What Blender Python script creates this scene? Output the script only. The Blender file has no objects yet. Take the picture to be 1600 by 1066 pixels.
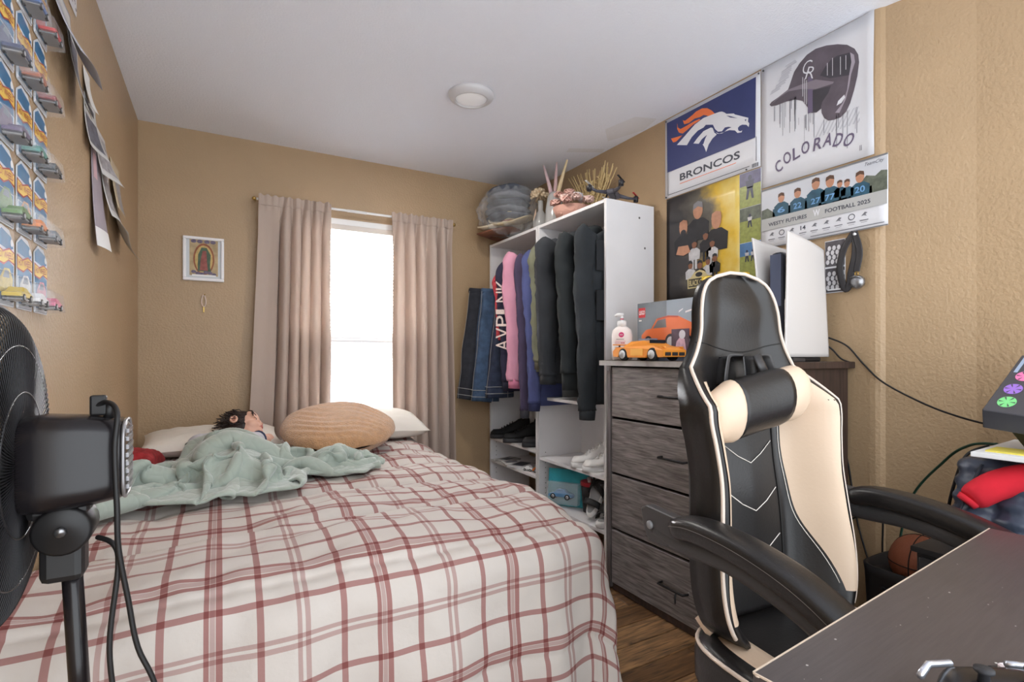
import bpy, bmesh, math, random
import numpy as np
from mathutils import Vector, Matrix, Euler, noise as mnoise
random.seed(7)
S = bpy.context.scene
C = S.collection
pi = math.pi

# ------------------------------------------------------------------ camera, light, exposure
cam_d = bpy.data.cameras.new('camera'); cam = bpy.data.objects.new('camera', cam_d); C.objects.link(cam)
cam.location = (0, 0, 1.12)
cam.rotation_euler = (pi/2, 0, -math.radians(29.378))
cam_d.sensor_fit = 'HORIZONTAL'; cam_d.sensor_width = 36; cam_d.lens = 18.225
cam_d.shift_y = 22/1600.0; cam_d.clip_start = 0.02
S.camera = cam
S.view_settings.view_transform = 'Standard'; S.view_settings.look = 'None'
S.view_settings.gamma = 1.0; S.view_settings.use_curve_mapping = False
S.view_settings.exposure = 1.08
wd = bpy.data.worlds.new('daylight'); S.world = wd; wd.use_nodes = True
wd.node_tree.nodes['Background'].inputs[0].default_value = (0.90, 0.95, 1.0, 1)
wd.node_tree.nodes['Background'].inputs[1].default_value = 1.75
def area(name, loc, rot, sx, sy, power, col=(1, 1, 1)):
    l = bpy.data.lights.new(name, 'AREA'); l.shape = 'RECTANGLE'; l.size = sx; l.size_y = sy
    l.energy = power; l.color = col
    o = bpy.data.objects.new(name, l); o.location = loc; o.rotation_euler = rot; C.objects.link(o); return o
area('window_daylight', (0.8, 3.95, 1.35), (-pi/2 - 0.35, 0, 0), 1.1, 1.5, 105, (0.97, 0.98, 1.0))   # sky light coming in at the window

# ------------------------------------------------------------------ helpers
def lin(c):
    return tuple(((v/255)/12.92 if v/255 <= 0.04045 else ((v/255+0.055)/1.055)**2.4) for v in c) + (1,)
MATS = {}
def M(name, rgb, rough=0.6, metal=0.0, bump=None, var=0.0, vscale=6.0, rgb2=None, stretch=None, spec=0.5, trans=0.0, alpha=1.0, emit=0.0, sheen=0.0, coat=0.0, sub=0.0, ior=1.45):
    if name in MATS: return MATS[name]
    m = bpy.data.materials.new(name); m.use_nodes = True; MATS[name] = m
    nt = m.node_tree; N = nt.nodes; L = nt.links; b = N['Principled BSDF']
    b.inputs['Base Color'].default_value = lin(rgb); b.inputs['Roughness'].default_value = rough
    b.inputs['Metallic'].default_value = metal; b.inputs['Specular IOR Level'].default_value = spec
    b.inputs['Transmission Weight'].default_value = trans; b.inputs['Alpha'].default_value = alpha; b.inputs['IOR'].default_value = ior
    b.inputs['Coat Weight'].default_value = coat
    if sheen: b.inputs['Sheen Weight'].default_value = sheen; b.inputs['Sheen Roughness'].default_value = 0.5
    if emit:
        b.inputs['Emission Color'].default_value = lin(rgb); b.inputs['Emission Strength'].default_value = emit
    if var or bump:
        tc = N.new('ShaderNodeTexCoord'); src = tc.outputs['Object']
        if stretch:
            mp = N.new('ShaderNodeMapping'); mp.inputs['Scale'].default_value = stretch; L.new(src, mp.inputs[0]); src = mp.outputs[0]
    if var:
        n = N.new('ShaderNodeTexNoise'); n.inputs['Scale'].default_value = vscale; n.inputs['Detail'].default_value = 5; L.new(src, n.inputs['Vector'])
        mx = N.new('ShaderNodeMix'); mx.data_type = 'RGBA'
        c1 = lin(rgb); c2 = lin(rgb2) if rgb2 else tuple(v*(1-var) for v in c1[:3]) + (1,)
        mx.inputs[6].default_value = c1; mx.inputs[7].default_value = c2
        rp = N.new('ShaderNodeValToRGB'); rp.color_ramp.elements[0].position = 0.35; rp.color_ramp.elements[1].position = 0.65
        L.new(n.outputs[0], rp.inputs[0]); L.new(rp.outputs[0], mx.inputs[0]); L.new(mx.outputs[2], b.inputs['Base Color'])
    if bump:
        n2 = N.new('ShaderNodeTexNoise'); n2.inputs['Scale'].default_value = bump[0]; n2.inputs['Detail'].default_value = 3; L.new(src, n2.inputs['Vector'])
        bp = N.new('ShaderNodeBump'); bp.inputs['Strength'].default_value = bump[1]; bp.inputs['Distance'].default_value = bump[2] if len(bump) > 2 else 0.004
        L.new(n2.outputs[0], bp.inputs['Height']); L.new(bp.outputs[0], b.inputs['Normal'])
    return m

def link(name, me, m=None, parent=None, smooth=False):
    o = bpy.data.objects.new(name, me); C.objects.link(o)
    if m is not None and len(me.materials) == 0: me.materials.append(m)
    if smooth: me.polygons.foreach_set('use_smooth', [True]*len(me.polygons))
    if parent is not None: o.parent = parent
    return o
def mesh(name, v, f, m=None, parent=None, smooth=False, mats=None, fm=None):
    me = bpy.data.meshes.new(name); me.from_pydata([tuple(p) for p in v], [], f)
    if mats:
        for x in mats: me.materials.append(x)
        if fm: me.polygons.foreach_set('material_index', fm)
    me.update()
    return link(name, me, m, parent, smooth)
def frombm(name, bm, m, parent=None, smooth=False):
    me = bpy.data.meshes.new(name); bm.normal_update(); bm.to_mesh(me); bm.free()
    return link(name, me, m, parent, smooth)
def tag(o, label, cat, group=None):
    o['label'] = label; o['category'] = cat
    if group: o['group'] = group
    return o
def struct(o): o['kind'] = 'structure'; return o
def root(name, label, cat, loc=(0, 0, 0), rot=(0, 0, 0), group=None, mat=None):
    o = bpy.data.objects.new(name, None); C.objects.link(o); o.empty_display_size = 0.05
    if mat is not None: o.matrix_world = mat
    else: o.location = loc; o.rotation_euler = rot
    return tag(o, label, cat, group)
def wallmat(x, y, z, side, yaw=0):
    # local X = to the right as one looks at the wall, local Y = up, local Z = out of the wall
    ax = {'R': ((0, -1, 0), (0, 0, 1), (-1, 0, 0)), 'L': ((0, 1, 0), (0, 0, 1), (1, 0, 0)), 'B': ((1, 0, 0), (0, 0, 1), (0, -1, 0))}[side]
    m = Matrix.Identity(4)
    for c in range(3):
        for r in range(3): m[r][c] = ax[c][r]
    m.translation = (x, y, z)
    return m @ Matrix.Rotation(yaw, 4, 'Y')
def bmbox(bm, c, s, bev=0.0, seg=2, rot=None):
    r = bmesh.ops.create_cube(bm, size=1.0)['verts']
    bmesh.ops.scale(bm, vec=s, verts=r)
    if bev > 0:
        es = list({e for v in r for e in v.link_edges})
        g = bmesh.ops.bevel(bm, geom=es, offset=bev, segments=seg, profile=0.5, affect='EDGES')
        r = list({v for f in g['faces'] for v in f.verts} | {v for v in r if v.is_valid})
    if rot is not None: bmesh.ops.rotate(bm, cent=(0, 0, 0), matrix=rot, verts=r)
    bmesh.ops.translate(bm, vec=c, verts=r)
    return r
def box(name, c, s, m, parent=None, bev=0.0, seg=2, rot=None, smooth=False):
    bm = bmesh.new(); bmbox(bm, c, s, bev, seg, rot); return frombm(name, bm, m, parent, smooth)
def boxes(name, lst, m, parent=None, bev=0.0):
    bm = bmesh.new()
    for c, s in lst: bmbox(bm, c, s, bev, 1)
    return frombm(name, bm, m, parent)
def rings(rs, closed=True, cap=True):
    n = len(rs[0]); v = [p for r in rs for p in r]; f = []
    for i in range(len(rs)-1):
        for j in range(n if closed else n-1):
            k = (j+1) % n
            f.append((i*n+j, i*n+k, (i+1)*n+k, (i+1)*n+j))
    if cap and closed:
        f.append(tuple(range(n-1, -1, -1))); f.append(tuple((len(rs)-1)*n+j for j in range(n)))
    return v, f
def spline(pts, k=6):
    P = [Vector(p) for p in pts]; out = []
    for i in range(len(P)-1):
        p0 = P[max(i-1, 0)]; p1 = P[i]; p2 = P[i+1]; p3 = P[min(i+2, len(P)-1)]
        for j in range(k):
            t = j/k
            out.append(0.5*((2*p1)+(p2-p0)*t+(2*p0-5*p1+4*p2-p3)*t*t+(3*p1-p0-3*p2+p3)*t**3))
    out.append(P[-1]); return out
def tubevf(pts, r, n=8, closed=False, flat=None, up=None):
    P = [Vector(p) for p in pts]; m = len(P); R = []
    t0 = (P[1]-P[0]).normalized()
    nrm = Vector(up) if up is not None else (Vector((0, 0, 1)) if abs(t0.z) < 0.9 else Vector((1, 0, 0)))
    for i in range(m):
        if closed: t = (P[(i+1) % m]-P[i-1]).normalized()
        else: t = (P[min(i+1, m-1)]-P[max(i-1, 0)]).normalized()
        if up is not None: nrm = Vector(up)
        nrm = (nrm - t*nrm.dot(t)).normalized(); b = t.cross(nrm)
        rr = r[i] if isinstance(r, (list, tuple)) else r
        a, c = (rr, rr) if flat is None else (rr*flat[0], rr*flat[1])
        R.append([P[i]+nrm*(math.sin(2*pi*j/n)*c)+b*(math.cos(2*pi*j/n)*a) for j in range(n)])
    if closed: R.append(R[0]); return rings(R, True, False)
    return rings(R)
def tube(name, pts, r, m, parent=None, n=8, closed=False, flat=None, up=None, k=0):
    if k:
        if isinstance(r, (list, tuple)):
            n0 = len(r); r = [r[min(int(i/k), n0-1)]*(1-(i % k)/k)+r[min(int(i/k)+1, n0-1)]*((i % k)/k) for i in range((n0-1)*k+1)]
        pts = spline(pts, k)
    v, f = tubevf(pts, r, n, closed, flat, up); return mesh(name, v, f, m, parent, True)
def tubes(name, lst, r, m, parent=None, n=6):
    V = []; F = []
    for p in lst:
        v, f = tubevf(p, r, n); o = len(V); V += v; F += [tuple(i+o for i in q) for q in f]
    return mesh(name, V, F, m, parent, True)
def lathe(name, prof, m, parent=None, n=24, loc=(0, 0, 0), axis='Z', smooth=True):
    R = []
    for r, z in prof:
        ring = []
        for j in range(n):
            a = 2*pi*j/n; p = (r*math.cos(a), r*math.sin(a), z)
            if axis == 'Y': p = (p[0], p[2], p[1])
            if axis == 'X': p = (p[2], p[0], p[1])
            ring.append((p[0]+loc[0], p[1]+loc[1], p[2]+loc[2]))
        R.append(ring)
    v, f = rings(R); o = mesh(name, v, f, m, parent, smooth)
    return o
def prism(name, poly, z0, z1, m, parent=None):
    n = len(poly); v = [(p[0], p[1], z0) for p in poly]+[(p[0], p[1], z1) for p in poly]
    f = [tuple(range(n-1, -1, -1)), tuple(range(n, 2*n))]+[(i, (i+1) % n, n+(i+1) % n, n+i) for i in range(n)]
    return mesh(name, v, f, m, parent)
def flat(name, polys, z, m, parent=None):
    V = []; F = []
    for p in polys:
        o = len(V); V += [(q[0], q[1], z) for q in p]; F.append(tuple(range(o, o+len(p))))
    return mesh(name, V, F, m, parent)
def rect(x0, y0, x1, y1): return [(x0, y0), (x1, y0), (x1, y1), (x0, y1)]
def ell(cx, cy, a, b, n=18, rot=0): return [(cx+a*math.cos(t)*math.cos(rot)-b*math.sin(t)*math.sin(rot), cy+a*math.cos(t)*math.sin(rot)+b*math.sin(t)*math.cos(rot)) for t in [2*pi*i/n for i in range(n)]]
def text(name, s, x, y, w, h, z, m, parent, rot=0.0, shear=0.0, bold=0.0, loc3=None):
    cu = bpy.data.curves.new('txt', 'FONT'); cu.body = s; cu.size = 1; cu.shear = shear; cu.offset = bold; cu.resolution_u = 3
    o = bpy.data.objects.new('txt', cu); C.objects.link(o); bpy.context.view_layer.update()
    me = bpy.data.meshes.new_from_object(o.evaluated_get(bpy.context.evaluated_depsgraph_get()))
    bpy.data.objects.remove(o); bpy.data.curves.remove(cu)
    n = len(me.vertices); co = np.zeros(n*3); me.vertices.foreach_get('co', co); co = co.reshape(-1, 3)
    mn = co.min(0); mx = co.max(0); sp = np.maximum(mx-mn, 1e-6)
    q = np.zeros_like(co); qx = (co[:, 0]-mn[0])/sp[0]*w; qy = (co[:, 1]-mn[1])/sp[1]*h
    q[:, 0] = x+qx*math.cos(rot)-qy*math.sin(rot); q[:, 1] = y+qx*math.sin(rot)+qy*math.cos(rot); q[:, 2] = z
    me.vertices.foreach_set('co', q.ravel()); me.materials.clear(); me.update()
    return link(name, me, m, parent)
def nz(x, y, z=0.0): return mnoise.noise(Vector((x, y, z)))
def grid(name, nu, nv, fn, m, parent=None, smooth=True, uv=None, thick=0.0):
    V = [fn(i/(nu-1), j/(nv-1)) for j in range(nv) for i in range(nu)]
    F = [(j*nu+i, j*nu+i+1, (j+1)*nu+i+1, (j+1)*nu+i) for j in range(nv-1) for i in range(nu-1)]
    o = mesh(name, V, F, m, parent, smooth)
    if uv:
        l = o.data.uv_layers.new(name='UVMap'); vi = np.zeros(len(o.data.loops), dtype=np.int32); o.data.loops.foreach_get('vertex_index', vi)
        U = np.array([uv(i/(nu-1), j/(nv-1)) for j in range(nv) for i in range(nu)], dtype=np.float32)
        l.data.foreach_set('uv', U[vi].ravel())
    if thick:
        md = o.modifiers.new('thickness', 'SOLIDIFY'); md.thickness = thick; md.offset = -1
    return o
def blobmesh(name, prims, voxel, m, parent=None, smooth_it=4):
    # prims: (centre, radii, rotation matrix or None); fused into one continuous surface
    bm = bmesh.new()
    for c, r, ro in prims:
        vs = bmesh.ops.create_icosphere(bm, subdivisions=3, radius=1.0)['verts']
        bmesh.ops.scale(bm, vec=r, verts=vs)
        if ro is not None: bmesh.ops.rotate(bm, cent=(0, 0, 0), matrix=ro, verts=vs)
        bmesh.ops.translate(bm, vec=c, verts=vs)
    me = bpy.data.meshes.new('tmp'); bm.to_mesh(me); bm.free()
    o = bpy.data.objects.new('tmp', me); C.objects.link(o)
    a = o.modifiers.new('r', 'REMESH'); a.mode = 'VOXEL'; a.voxel_size = voxel
    if smooth_it:
        s = o.modifiers.new('s', 'SMOOTH'); s.iterations = smooth_it; s.factor = 0.5
    bpy.context.view_layer.update()
    out = bpy.data.meshes.new_from_object(o.evaluated_get(bpy.context.evaluated_depsgraph_get()))
    bpy.data.objects.remove(o); out.materials.clear()
    return link(name, out, m, parent, True)
def ccopy(o, parent=None):
    c = o.copy(); C.objects.link(c); c.parent = parent
    for ch in list(o.children): ccopy(ch, c)
    return c

# ------------------------------------------------------------------ room
XL, XR, YB, ZC = -0.39, 2.11, 3.455, 2.40
wallm = M('tan_wall_paint', (176, 149, 116), 0.42, bump=(95, 0.42, 0.006), var=0.07, vscale=3.0, spec=0.5)
ceilm = M('ceiling_paint', (240, 243, 252), 0.8, bump=(110, 0.5, 0.006))
whitem = M('white_paint', (235, 235, 235), 0.45)

fl = struct(box('floor', (0.96, 1.62, -0.025), (2.80, 3.84, 0.03), M('subfloor', (40, 28, 20), 0.9)))
def plankmat(i, c):
    m = bpy.data.materials.new('floor_wood_%d' % i); m.use_nodes = True; N = m.node_tree.nodes; L = m.node_tree.links; b = N['Principled BSDF']
    tc = N.new('ShaderNodeTexCoord'); mp = N.new('ShaderNodeMapping'); mp.inputs['Scale'].default_value = (1.2, 14, 1); mp.inputs['Location'].default_value = (i*3.1, i*7.7, 0)
    L.new(tc.outputs['Object'], mp.inputs[0])
    n = N.new('ShaderNodeTexNoise'); n.inputs['Scale'].default_value = 5; n.inputs['Detail'].default_value = 8; n.inputs['Distortion'].default_value = 1.2; L.new(mp.outputs[0], n.inputs['Vector'])
    r = N.new('ShaderNodeValToRGB'); e = r.color_ramp.elements; e[0].position = 0.3; e[0].color = lin((62, 42, 26)); e[1].position = 0.7; e[1].color = lin(c)
    L.new(n.outputs[0], r.inputs[0]); L.new(r.outputs[0], b.inputs['Base Color']); b.inputs['Roughness'].default_value = 0.4
    return m
pm = [plankmat(i, c) for i, c in enumerate([(150, 112, 74), (128, 92, 58), (168, 128, 86)])]
row = 0; y = -0.28
while y < 3.44:
    x = XL - random.random()*0.7
    while x < XR+0.08:
        ln = random.choice([0.9, 1.1, 1.25]); x0 = max(x, XL); x1 = min(x+ln, XR+0.08)
        if x1-x0 > 0.05:
            box('floor_plank', ((x0+x1)/2, y+0.06, -0.005), (x1-x0-0.003, 0.117, 0.01), pm[random.randrange(3)], fl, 0.0015, 1)
        x += ln
    y += 0.12
cl = struct(box('ceiling', (0.96, 1.62, ZC+0.03), (2.80, 3.84, 0.06), ceilm))
flat('peeling_paint_patch', [[(1.94, 2.10), (2.06, 2.06), (2.10, 2.2), (2.02, 2.42), (1.9, 2.3)], [(1.88, 2.62), (2.08, 2.52), (2.10, 2.57), (1.9, 2.68)]], 0, M('bare_plaster', (232, 233, 238), 0.9, bump=(60, .8)), cl).location = (0, 0, ZC-0.001)
struct(box('wall_left', (XL-0.05, 1.62, 1.2), (0.1, 3.84, 2.4), wallm))
# back wall with the window opening
WX0, WX1, WZ0, WZ1 = 0.36, 1.26, 0.62, 2.0
wb = struct(boxes('wall_back', [(((XL+WX0)/2, YB+0.06, 1.2), (WX0-XL, 0.12, 2.4)), (((XR+WX1)/2, YB+0.06, 1.2), (XR-WX1, 0.12, 2.4)), (((WX0+WX1)/2, YB+0.06, WZ0/2), (WX1-WX0, 0.12, WZ0)), (((WX0+WX1)/2, YB+0.06, (WZ1+2.4)/2), (WX1-WX0, 0.12, 2.4-WZ1))], wallm))
# right wall: straight to the rounded corner, a shallow return, then the nearer stretch
def extr(name, pts, m, th=0.1):
    n = len(pts); v = [(p[0], p[1], 0) for p in pts]+[(p[0], p[1], 2.4) for p in pts]
    f = [(i, i+1, n+i+1, n+i) for i in range(n-1)]
    o = mesh(name, v, f, m); md = o.modifiers.new('thickness', 'SOLIDIFY'); md.thickness = th; md.offset = 1.0; return o
cor = [(XR, 3.46), (XR, 1.03), (XR+0.002, 1.012), (XR+0.008, 0.998), (XR+0.018, 0.985), (2.185, 0.742)]
struct(extr('wall_right', cor, wallm, -0.1))
struct(extr('wall_return', [(2.185, 0.745), (2.30, -0.3)], M('tan_wall_paint_near', (176, 149, 116), 0.42, bump=(85, 0.5, 0.006), var=0.07, vscale=3.0, spec=0.45), -0.1))

# window: frame, mullion, two panes, sill; the blind is a thing of its own
w1 = struct(boxes('window_1', [(((WX0+WX1)/2, YB+0.05, WZ1-0.02), (WX1-WX0, 0.09, 0.04)), ((WX0+0.02, YB+0.05, 1.31), (0.04, 0.09, 1.38)), ((WX1-0.02, YB+0.05, 1.31), (0.04, 0.09, 1.38)), (((WX0+WX1)/2, YB+0.05, WZ0+0.02), (WX1-WX0, 0.09, 0.04)), (((WX0+WX1)/2, YB+0.06, 1.22), (WX1-WX0, 0.05, 0.05))], whitem))
glm = M('window_glass', (255, 255, 255), 0.0, trans=1.0, ior=1.05)
for z0, z1 in ((WZ0+0.04, 1.195), (1.245, WZ1-0.04)):
    box('window_pane', ((WX0+WX1)/2, YB+0.07, (z0+z1)/2), (WX1-WX0-0.08, 0.004, z1-z0), glm, w1)
box('window_sill', ((WX0+WX1)/2, YB-0.012, WZ0-0.01), (WX1-WX0+0.06, 0.07, 0.025), whitem, w1, 0.004)
bl = root('window_blind', 'white horizontal slat blind hanging in the window between the curtains', 'blind', (0.81, YB+0.015, 1.965))
box('head_rail', (0, 0, -0.02), (0.82, 0.035, 0.035), M('blind_rail', (214, 206, 198), 0.5), bl, 0.003)
slm = bpy.data.materials.new('blind_slat'); slm.use_nodes = True
b_ = slm.node_tree.nodes['Principled BSDF']; b_.inputs['Base Color'].default_value = (0.9, 0.9, 0.9, 1); b_.inputs['Roughness'].default_value = 0.5
tr_ = slm.node_tree.nodes.new('ShaderNodeBsdfTranslucent'); tr_.inputs[0].default_value = (0.2, 0.2, 0.205, 1); mx_ = slm.node_tree.nodes.new('ShaderNodeMixShader'); mx_.inputs[0].default_value = 0.4
slm.node_tree.links.new(b_.outputs[0], mx_.inputs[1]); slm.node_tree.links.new(tr_.outputs[0], mx_.inputs[2]); slm.node_tree.links.new(mx_.outputs[0], slm.node_tree.nodes['Material Output'].inputs[0])
v = []; f = []
for i, (yy, zz) in enumerate([(-0.0125, -0.002), (-0.006, 0.0008), (0.0, 0.002), (0.006, 0.0008), (0.0125, -0.002)]):
    v += [(-0.405, yy, zz), (0.405, yy, zz)]
f = [(2*i, 2*i+1, 2*i+3, 2*i+2) for i in range(4)]
sl0 = mesh('slat', v, f, slm, bl, True)
zz = -0.06; k = 0
while zz > -1.27:
    s_ = sl0 if k == 0 else sl0.copy()
    if k: C.objects.link(s_); s_.parent = bl
    s_.location = (0, 0, zz); s_.rotation_euler = (1.25 if zz < -0.70 else 0.45, 0, 0); zz -= 0.0215; k += 1
box('bottom_rail', (0, 0, zz), (0.82, 0.026, 0.014), whitem, bl, 0.003)
tubes('ladder_cord', [[(x, -0.013, -0.03), (x, -0.013, zz)] for x in (-0.3, 0.0, 0.3)], 0.0008, whitem, bl, 4)

# ceiling light (its lamp belongs to it)
lt = root('ceiling_light', 'round white flush ceiling light with a stepped trim ring', 'ceiling light', (1.075, 2.318, ZC))
lathe('trim_ring', [(0.112, 0), (0.112, -0.008), (0.106, -0.018), (0.086, -0.03), (0.08, -0.032), (0.076, -0.026), (0.076, -0.0)], M('light_trim', (205, 203, 205), 0.4), lt, 40)
lathe('diffuser', [(0.0755, -0.006), (0.0755, -0.022), (0.05, -0.027), (0.0, -0.028)], M('light_lens', (240, 240, 240), 0.4, emit=0.06), lt, 40)
ll = bpy.data.lights.new('ceiling_lamp', 'AREA'); ll.shape = 'DISK'; ll.size = 0.14; ll.energy = 5; ll.color = (1, 0.96, 0.9)
lo = bpy.data.objects.new('ceiling_lamp', ll); C.objects.link(lo); lo.parent = lt; lo.location = (0, 0, -0.034)

# ------------------------------------------------------------------ bed and bedding
BX0, BX1, BY0, BY1, BZ = -0.375, 1.03, 1.33, 3.40, 0.60
bed = root('bed', 'queen bed with its head against the window wall under the plaid comforter', 'bed', (0.33, 2.32, 0))
box('mattress', (0, 0, 0.43), (1.34, 2.02, 0.24), M('mattress_ticking', (222, 216, 208), 0.9, bump=(40, .2)), bed, 0.05, 3)
box('bed_base', (0, 0, 0.21), (1.32, 2.0, 0.18), M('bed_base', (70, 55, 48), 0.8), bed, 0.01)
for sx in (-1, 1):
    for sy in (-1, 1): box('leg', (sx*0.6, sy*0.93, 0.06), (0.06, 0.06, 0.12), M('bed_leg', (50, 40, 35), 0.6), bed, 0.005)

def plaid():
    m = bpy.data.materials.new('red_plaid_cotton'); m.use_nodes = True; N = m.node_tree.nodes; L = m.node_tree.links; b = N['Principled BSDF']
    uv = N.new('ShaderNodeUVMap'); sp = N.new('ShaderNodeSeparateXYZ'); L.new(uv.outputs[0], sp.inputs[0])
    P = 0.36
    lines = [(0.0+0.012, .016, .85), (0.046, .012, .5), (0.082, .016, .85), (0.30, .018, .8), (0.515, .014, .55), (0.565, .014, .55), (0.79, .018, .8)]
    col = None; prev = None
    for ax in (0, 1):
        md = N.new('ShaderNodeMath'); md.operation = 'MULTIPLY'; md.inputs[1].default_value = 1/P; L.new(sp.outputs[ax], md.inputs[0])
        fr = N.new('ShaderNodeMath'); fr.operation = 'FRACT'; L.new(md.outputs[0], fr.inputs[0])
        r = N.new('ShaderNodeValToRGB'); r.color_ramp.interpolation = 'CONSTANT'; e = r.color_ramp.elements
        e[0].position = 0; e[0].color = (0, 0, 0, 1); e[1].position = 0.999; e[1].color = (0, 0, 0, 1)
        for c, wd_, a in lines:
            q = e.new(max(0.0005, c-wd_*1.05)); q.color = (a, a, a, 1); q = e.new(c+wd_*1.05); q.color = (0, 0, 0, 1)
        L.new(fr.outputs[0], r.inputs[0])
        mx = N.new('ShaderNodeMix'); mx.data_type = 'RGBA'; mx.blend_type = 'MULTIPLY'
        L.new(r.outputs[0], mx.inputs[0])
        if prev is None: mx.inputs[6].default_value = lin((194, 186, 179))
        else: L.new(prev, mx.inputs[6])
        mx.inputs[7].default_value = lin((186, 122, 122)); prev = mx.outputs[2]
    L.new(prev, b.inputs['Base Color']); b.inputs['Roughness'].default_value = 0.85; b.inputs['Specular IOR Level'].default_value = 0.25
    tc = N.new('ShaderNodeTexCoord'); n = N.new('ShaderNodeTexNoise'); n.inputs['Scale'].default_value = 26; n.inputs['Detail'].default_value = 4; L.new(tc.outputs['Object'], n.inputs['Vector'])
    bp = N.new('ShaderNodeBump'); bp.inputs['Strength'].default_value = 0.25; bp.inputs['Distance'].default_value = 0.01; L.new(n.outputs[0], bp.inputs['Height']); L.new(bp.outputs[0], b.inputs['Normal'])
    return m
plaidm = plaid()
UE, VE = 1.345, 1.98          # cloth distances at which the right side and the foot roll over
def roll(r, R=0.10):
    a = R*pi/2
    if r < a: th = r/R; return R*math.sin(th), R*(1-math.cos(th))
    d = r-a; return R+0.10*d, R+d*0.985
def seamd(v):
    k = (v+0.05) % 0.345; return min(k, 0.345-k)
def comf(a, b):
    u = a*1.92; v = b*2.66
    eu = max(0, u-UE); ev = max(0, v-VE); r = math.hypot(eu, ev)
    x = -0.372+min(u, UE); y = 3.33-min(v, VE); z = BZ
    w = 0.012*nz(u*2.2, v*2.8, 1)+0.010*nz(u*5, v*7, 5)+0.007*nz(u*13+2*nz(u*3, v*3), v*11, 9)
    w += 0.024*abs(nz(u*2.6+v*1.7, v*2.2-u*0.8, 20))-0.006+0.016*abs(nz(u*2.0, v*9.0+u*2.5, 31))*(1 if r == 0 else .3)
    s = seamd(v); puff = 0.012*(1-math.exp(-(s/0.05)**2))-0.012*math.exp(-(s/0.010)**2)*(0.7+0.6*nz(u*30, v*2, 3))
    if r > 0:
        h, d = roll(r); dx, dy = eu/r, ev/r
        along = u if ev > eu else v
        fold = (0.020*math.sin(along*17+2*nz(along*3, 4.4))+0.014*nz(along*9, d*2, 7))*min(1, d/0.4)
        h += fold+w*0.9+puff*0.7
        x += dx*h; y -= dy*h; z = BZ-d+puff*max(0, 1-d/0.1)*0.5+w*max(0, 1-d/0.15)
        z = max(z, 0.012+0.006*(nz(u*9, v*9)+1))
    else:
        z += w+puff
        edge = min(1, (UE-u)/0.25, (VE-v)/0.25); z += 0.012*(1-(1-edge)**2)
    x = max(x, XL+0.012)
    return (x, y, z)
cf = tag(grid('comforter', 230, 330, comf, plaidm, uv=lambda a, b: (a*1.92+0.02, b*2.66+0.205)), 'cream comforter with a dark red plaid, spread over the bed', 'comforter')
def bedz(x, y): return BZ+0.025

# pillows
def pillow(name, label, loc, rot, sx, sy, sz, m, seed, piping=None):
    o = root(name, label, 'pillow', loc, rot)
    def half(sg):
        def fn(a, b):
            u = a*2-1; v = b*2-1
            ex = 1-0.10*(1-abs(v)**2) if True else 1
            x = u*sx/2*(1-0.07*(1-v*v)*abs(u)**4*0-0.06*(1-abs(v))**0*(1-v*v)*0) ; x = u*sx/2*(1-0.05*(1-v*v)); y = v*sy/2*(1-0.06*(1-u*u))
            p = max(0, (1-u**4)*(1-v**4))**0.55
            z = sg*sz/2*p*(1+0.10*nz(u*2+seed, v*2))+sg*0.006*nz(u*7+seed, v*6, 2)*p+0.004*nz(u*3, v*3, seed)
            return (x, y, z)
        return fn
    a = grid('cover', 34, 26, half(1), m, o); b = grid('underside', 34, 26, half(-1), m, o)
    return o
pcm = M('pillowcase_cotton', (226, 219, 209), 0.9, bump=(18, .25, .01))
pillow('pillow', 'flat cream pillow under the sleeping head', (-0.03, 3.09, 0.685), (0.08, 0, 0.02), 0.62, 0.42, 0.11, pcm, 3)
pillow('pillow', 'cream pillow propped against the wall behind the round cushion', (0.76, 3.10, 0.715), (0.14, 0.03, -0.05), 0.66, 0.40, 0.14, pcm, 11)
pillow('pillow', 'red plaid pillow at the wall beside the green blanket', (-0.30, 2.72, 0.665), (0.2, 0.1, 1.5), 0.36, 0.14, 0.10, M('red_plaid_pillowcase', (165, 40, 45), 0.9, var=.4, vscale=30), 23)

# round plush cushion
cu = root('round_cushion', 'big round tan plush cushion leaning on the bed pillow', 'cushion', (0.535, 2.79, 0.742), (0.28, 0.06, -0.38))
cum = M('tan_plush', (196, 150, 108), 0.95, bump=(170, .8, .01), sheen=0.5, var=.18, vscale=40)
def cush(sg):
    def fn(a, b):
        th = a*2*pi; r = b
        R = 0.285*(1+0.015*math.sin(3*th+1))
        z = sg*0.080*math.sqrt(max(0, 1-r**3.2))
        x = R*r*math.cos(th); y = R*r*math.sin(th)*0.93
        wr = 0.0042*math.sin(125*y/0.93+10*nz(x*3.5, y*3.5, 2)+x*16)*(.35+.65*abs(nz(x*4, y*4, 8))*2)*min(1, r*1.5)*max(0, 1-r**6)
        return (x, y, z+sg*(0.010*nz(x*7, y*7)+wr))
    return fn
grid('plush_front', 110, 60, cush(1), cum, cu); grid('plush_back', 48, 16, cush(-1), cum, cu)

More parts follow.
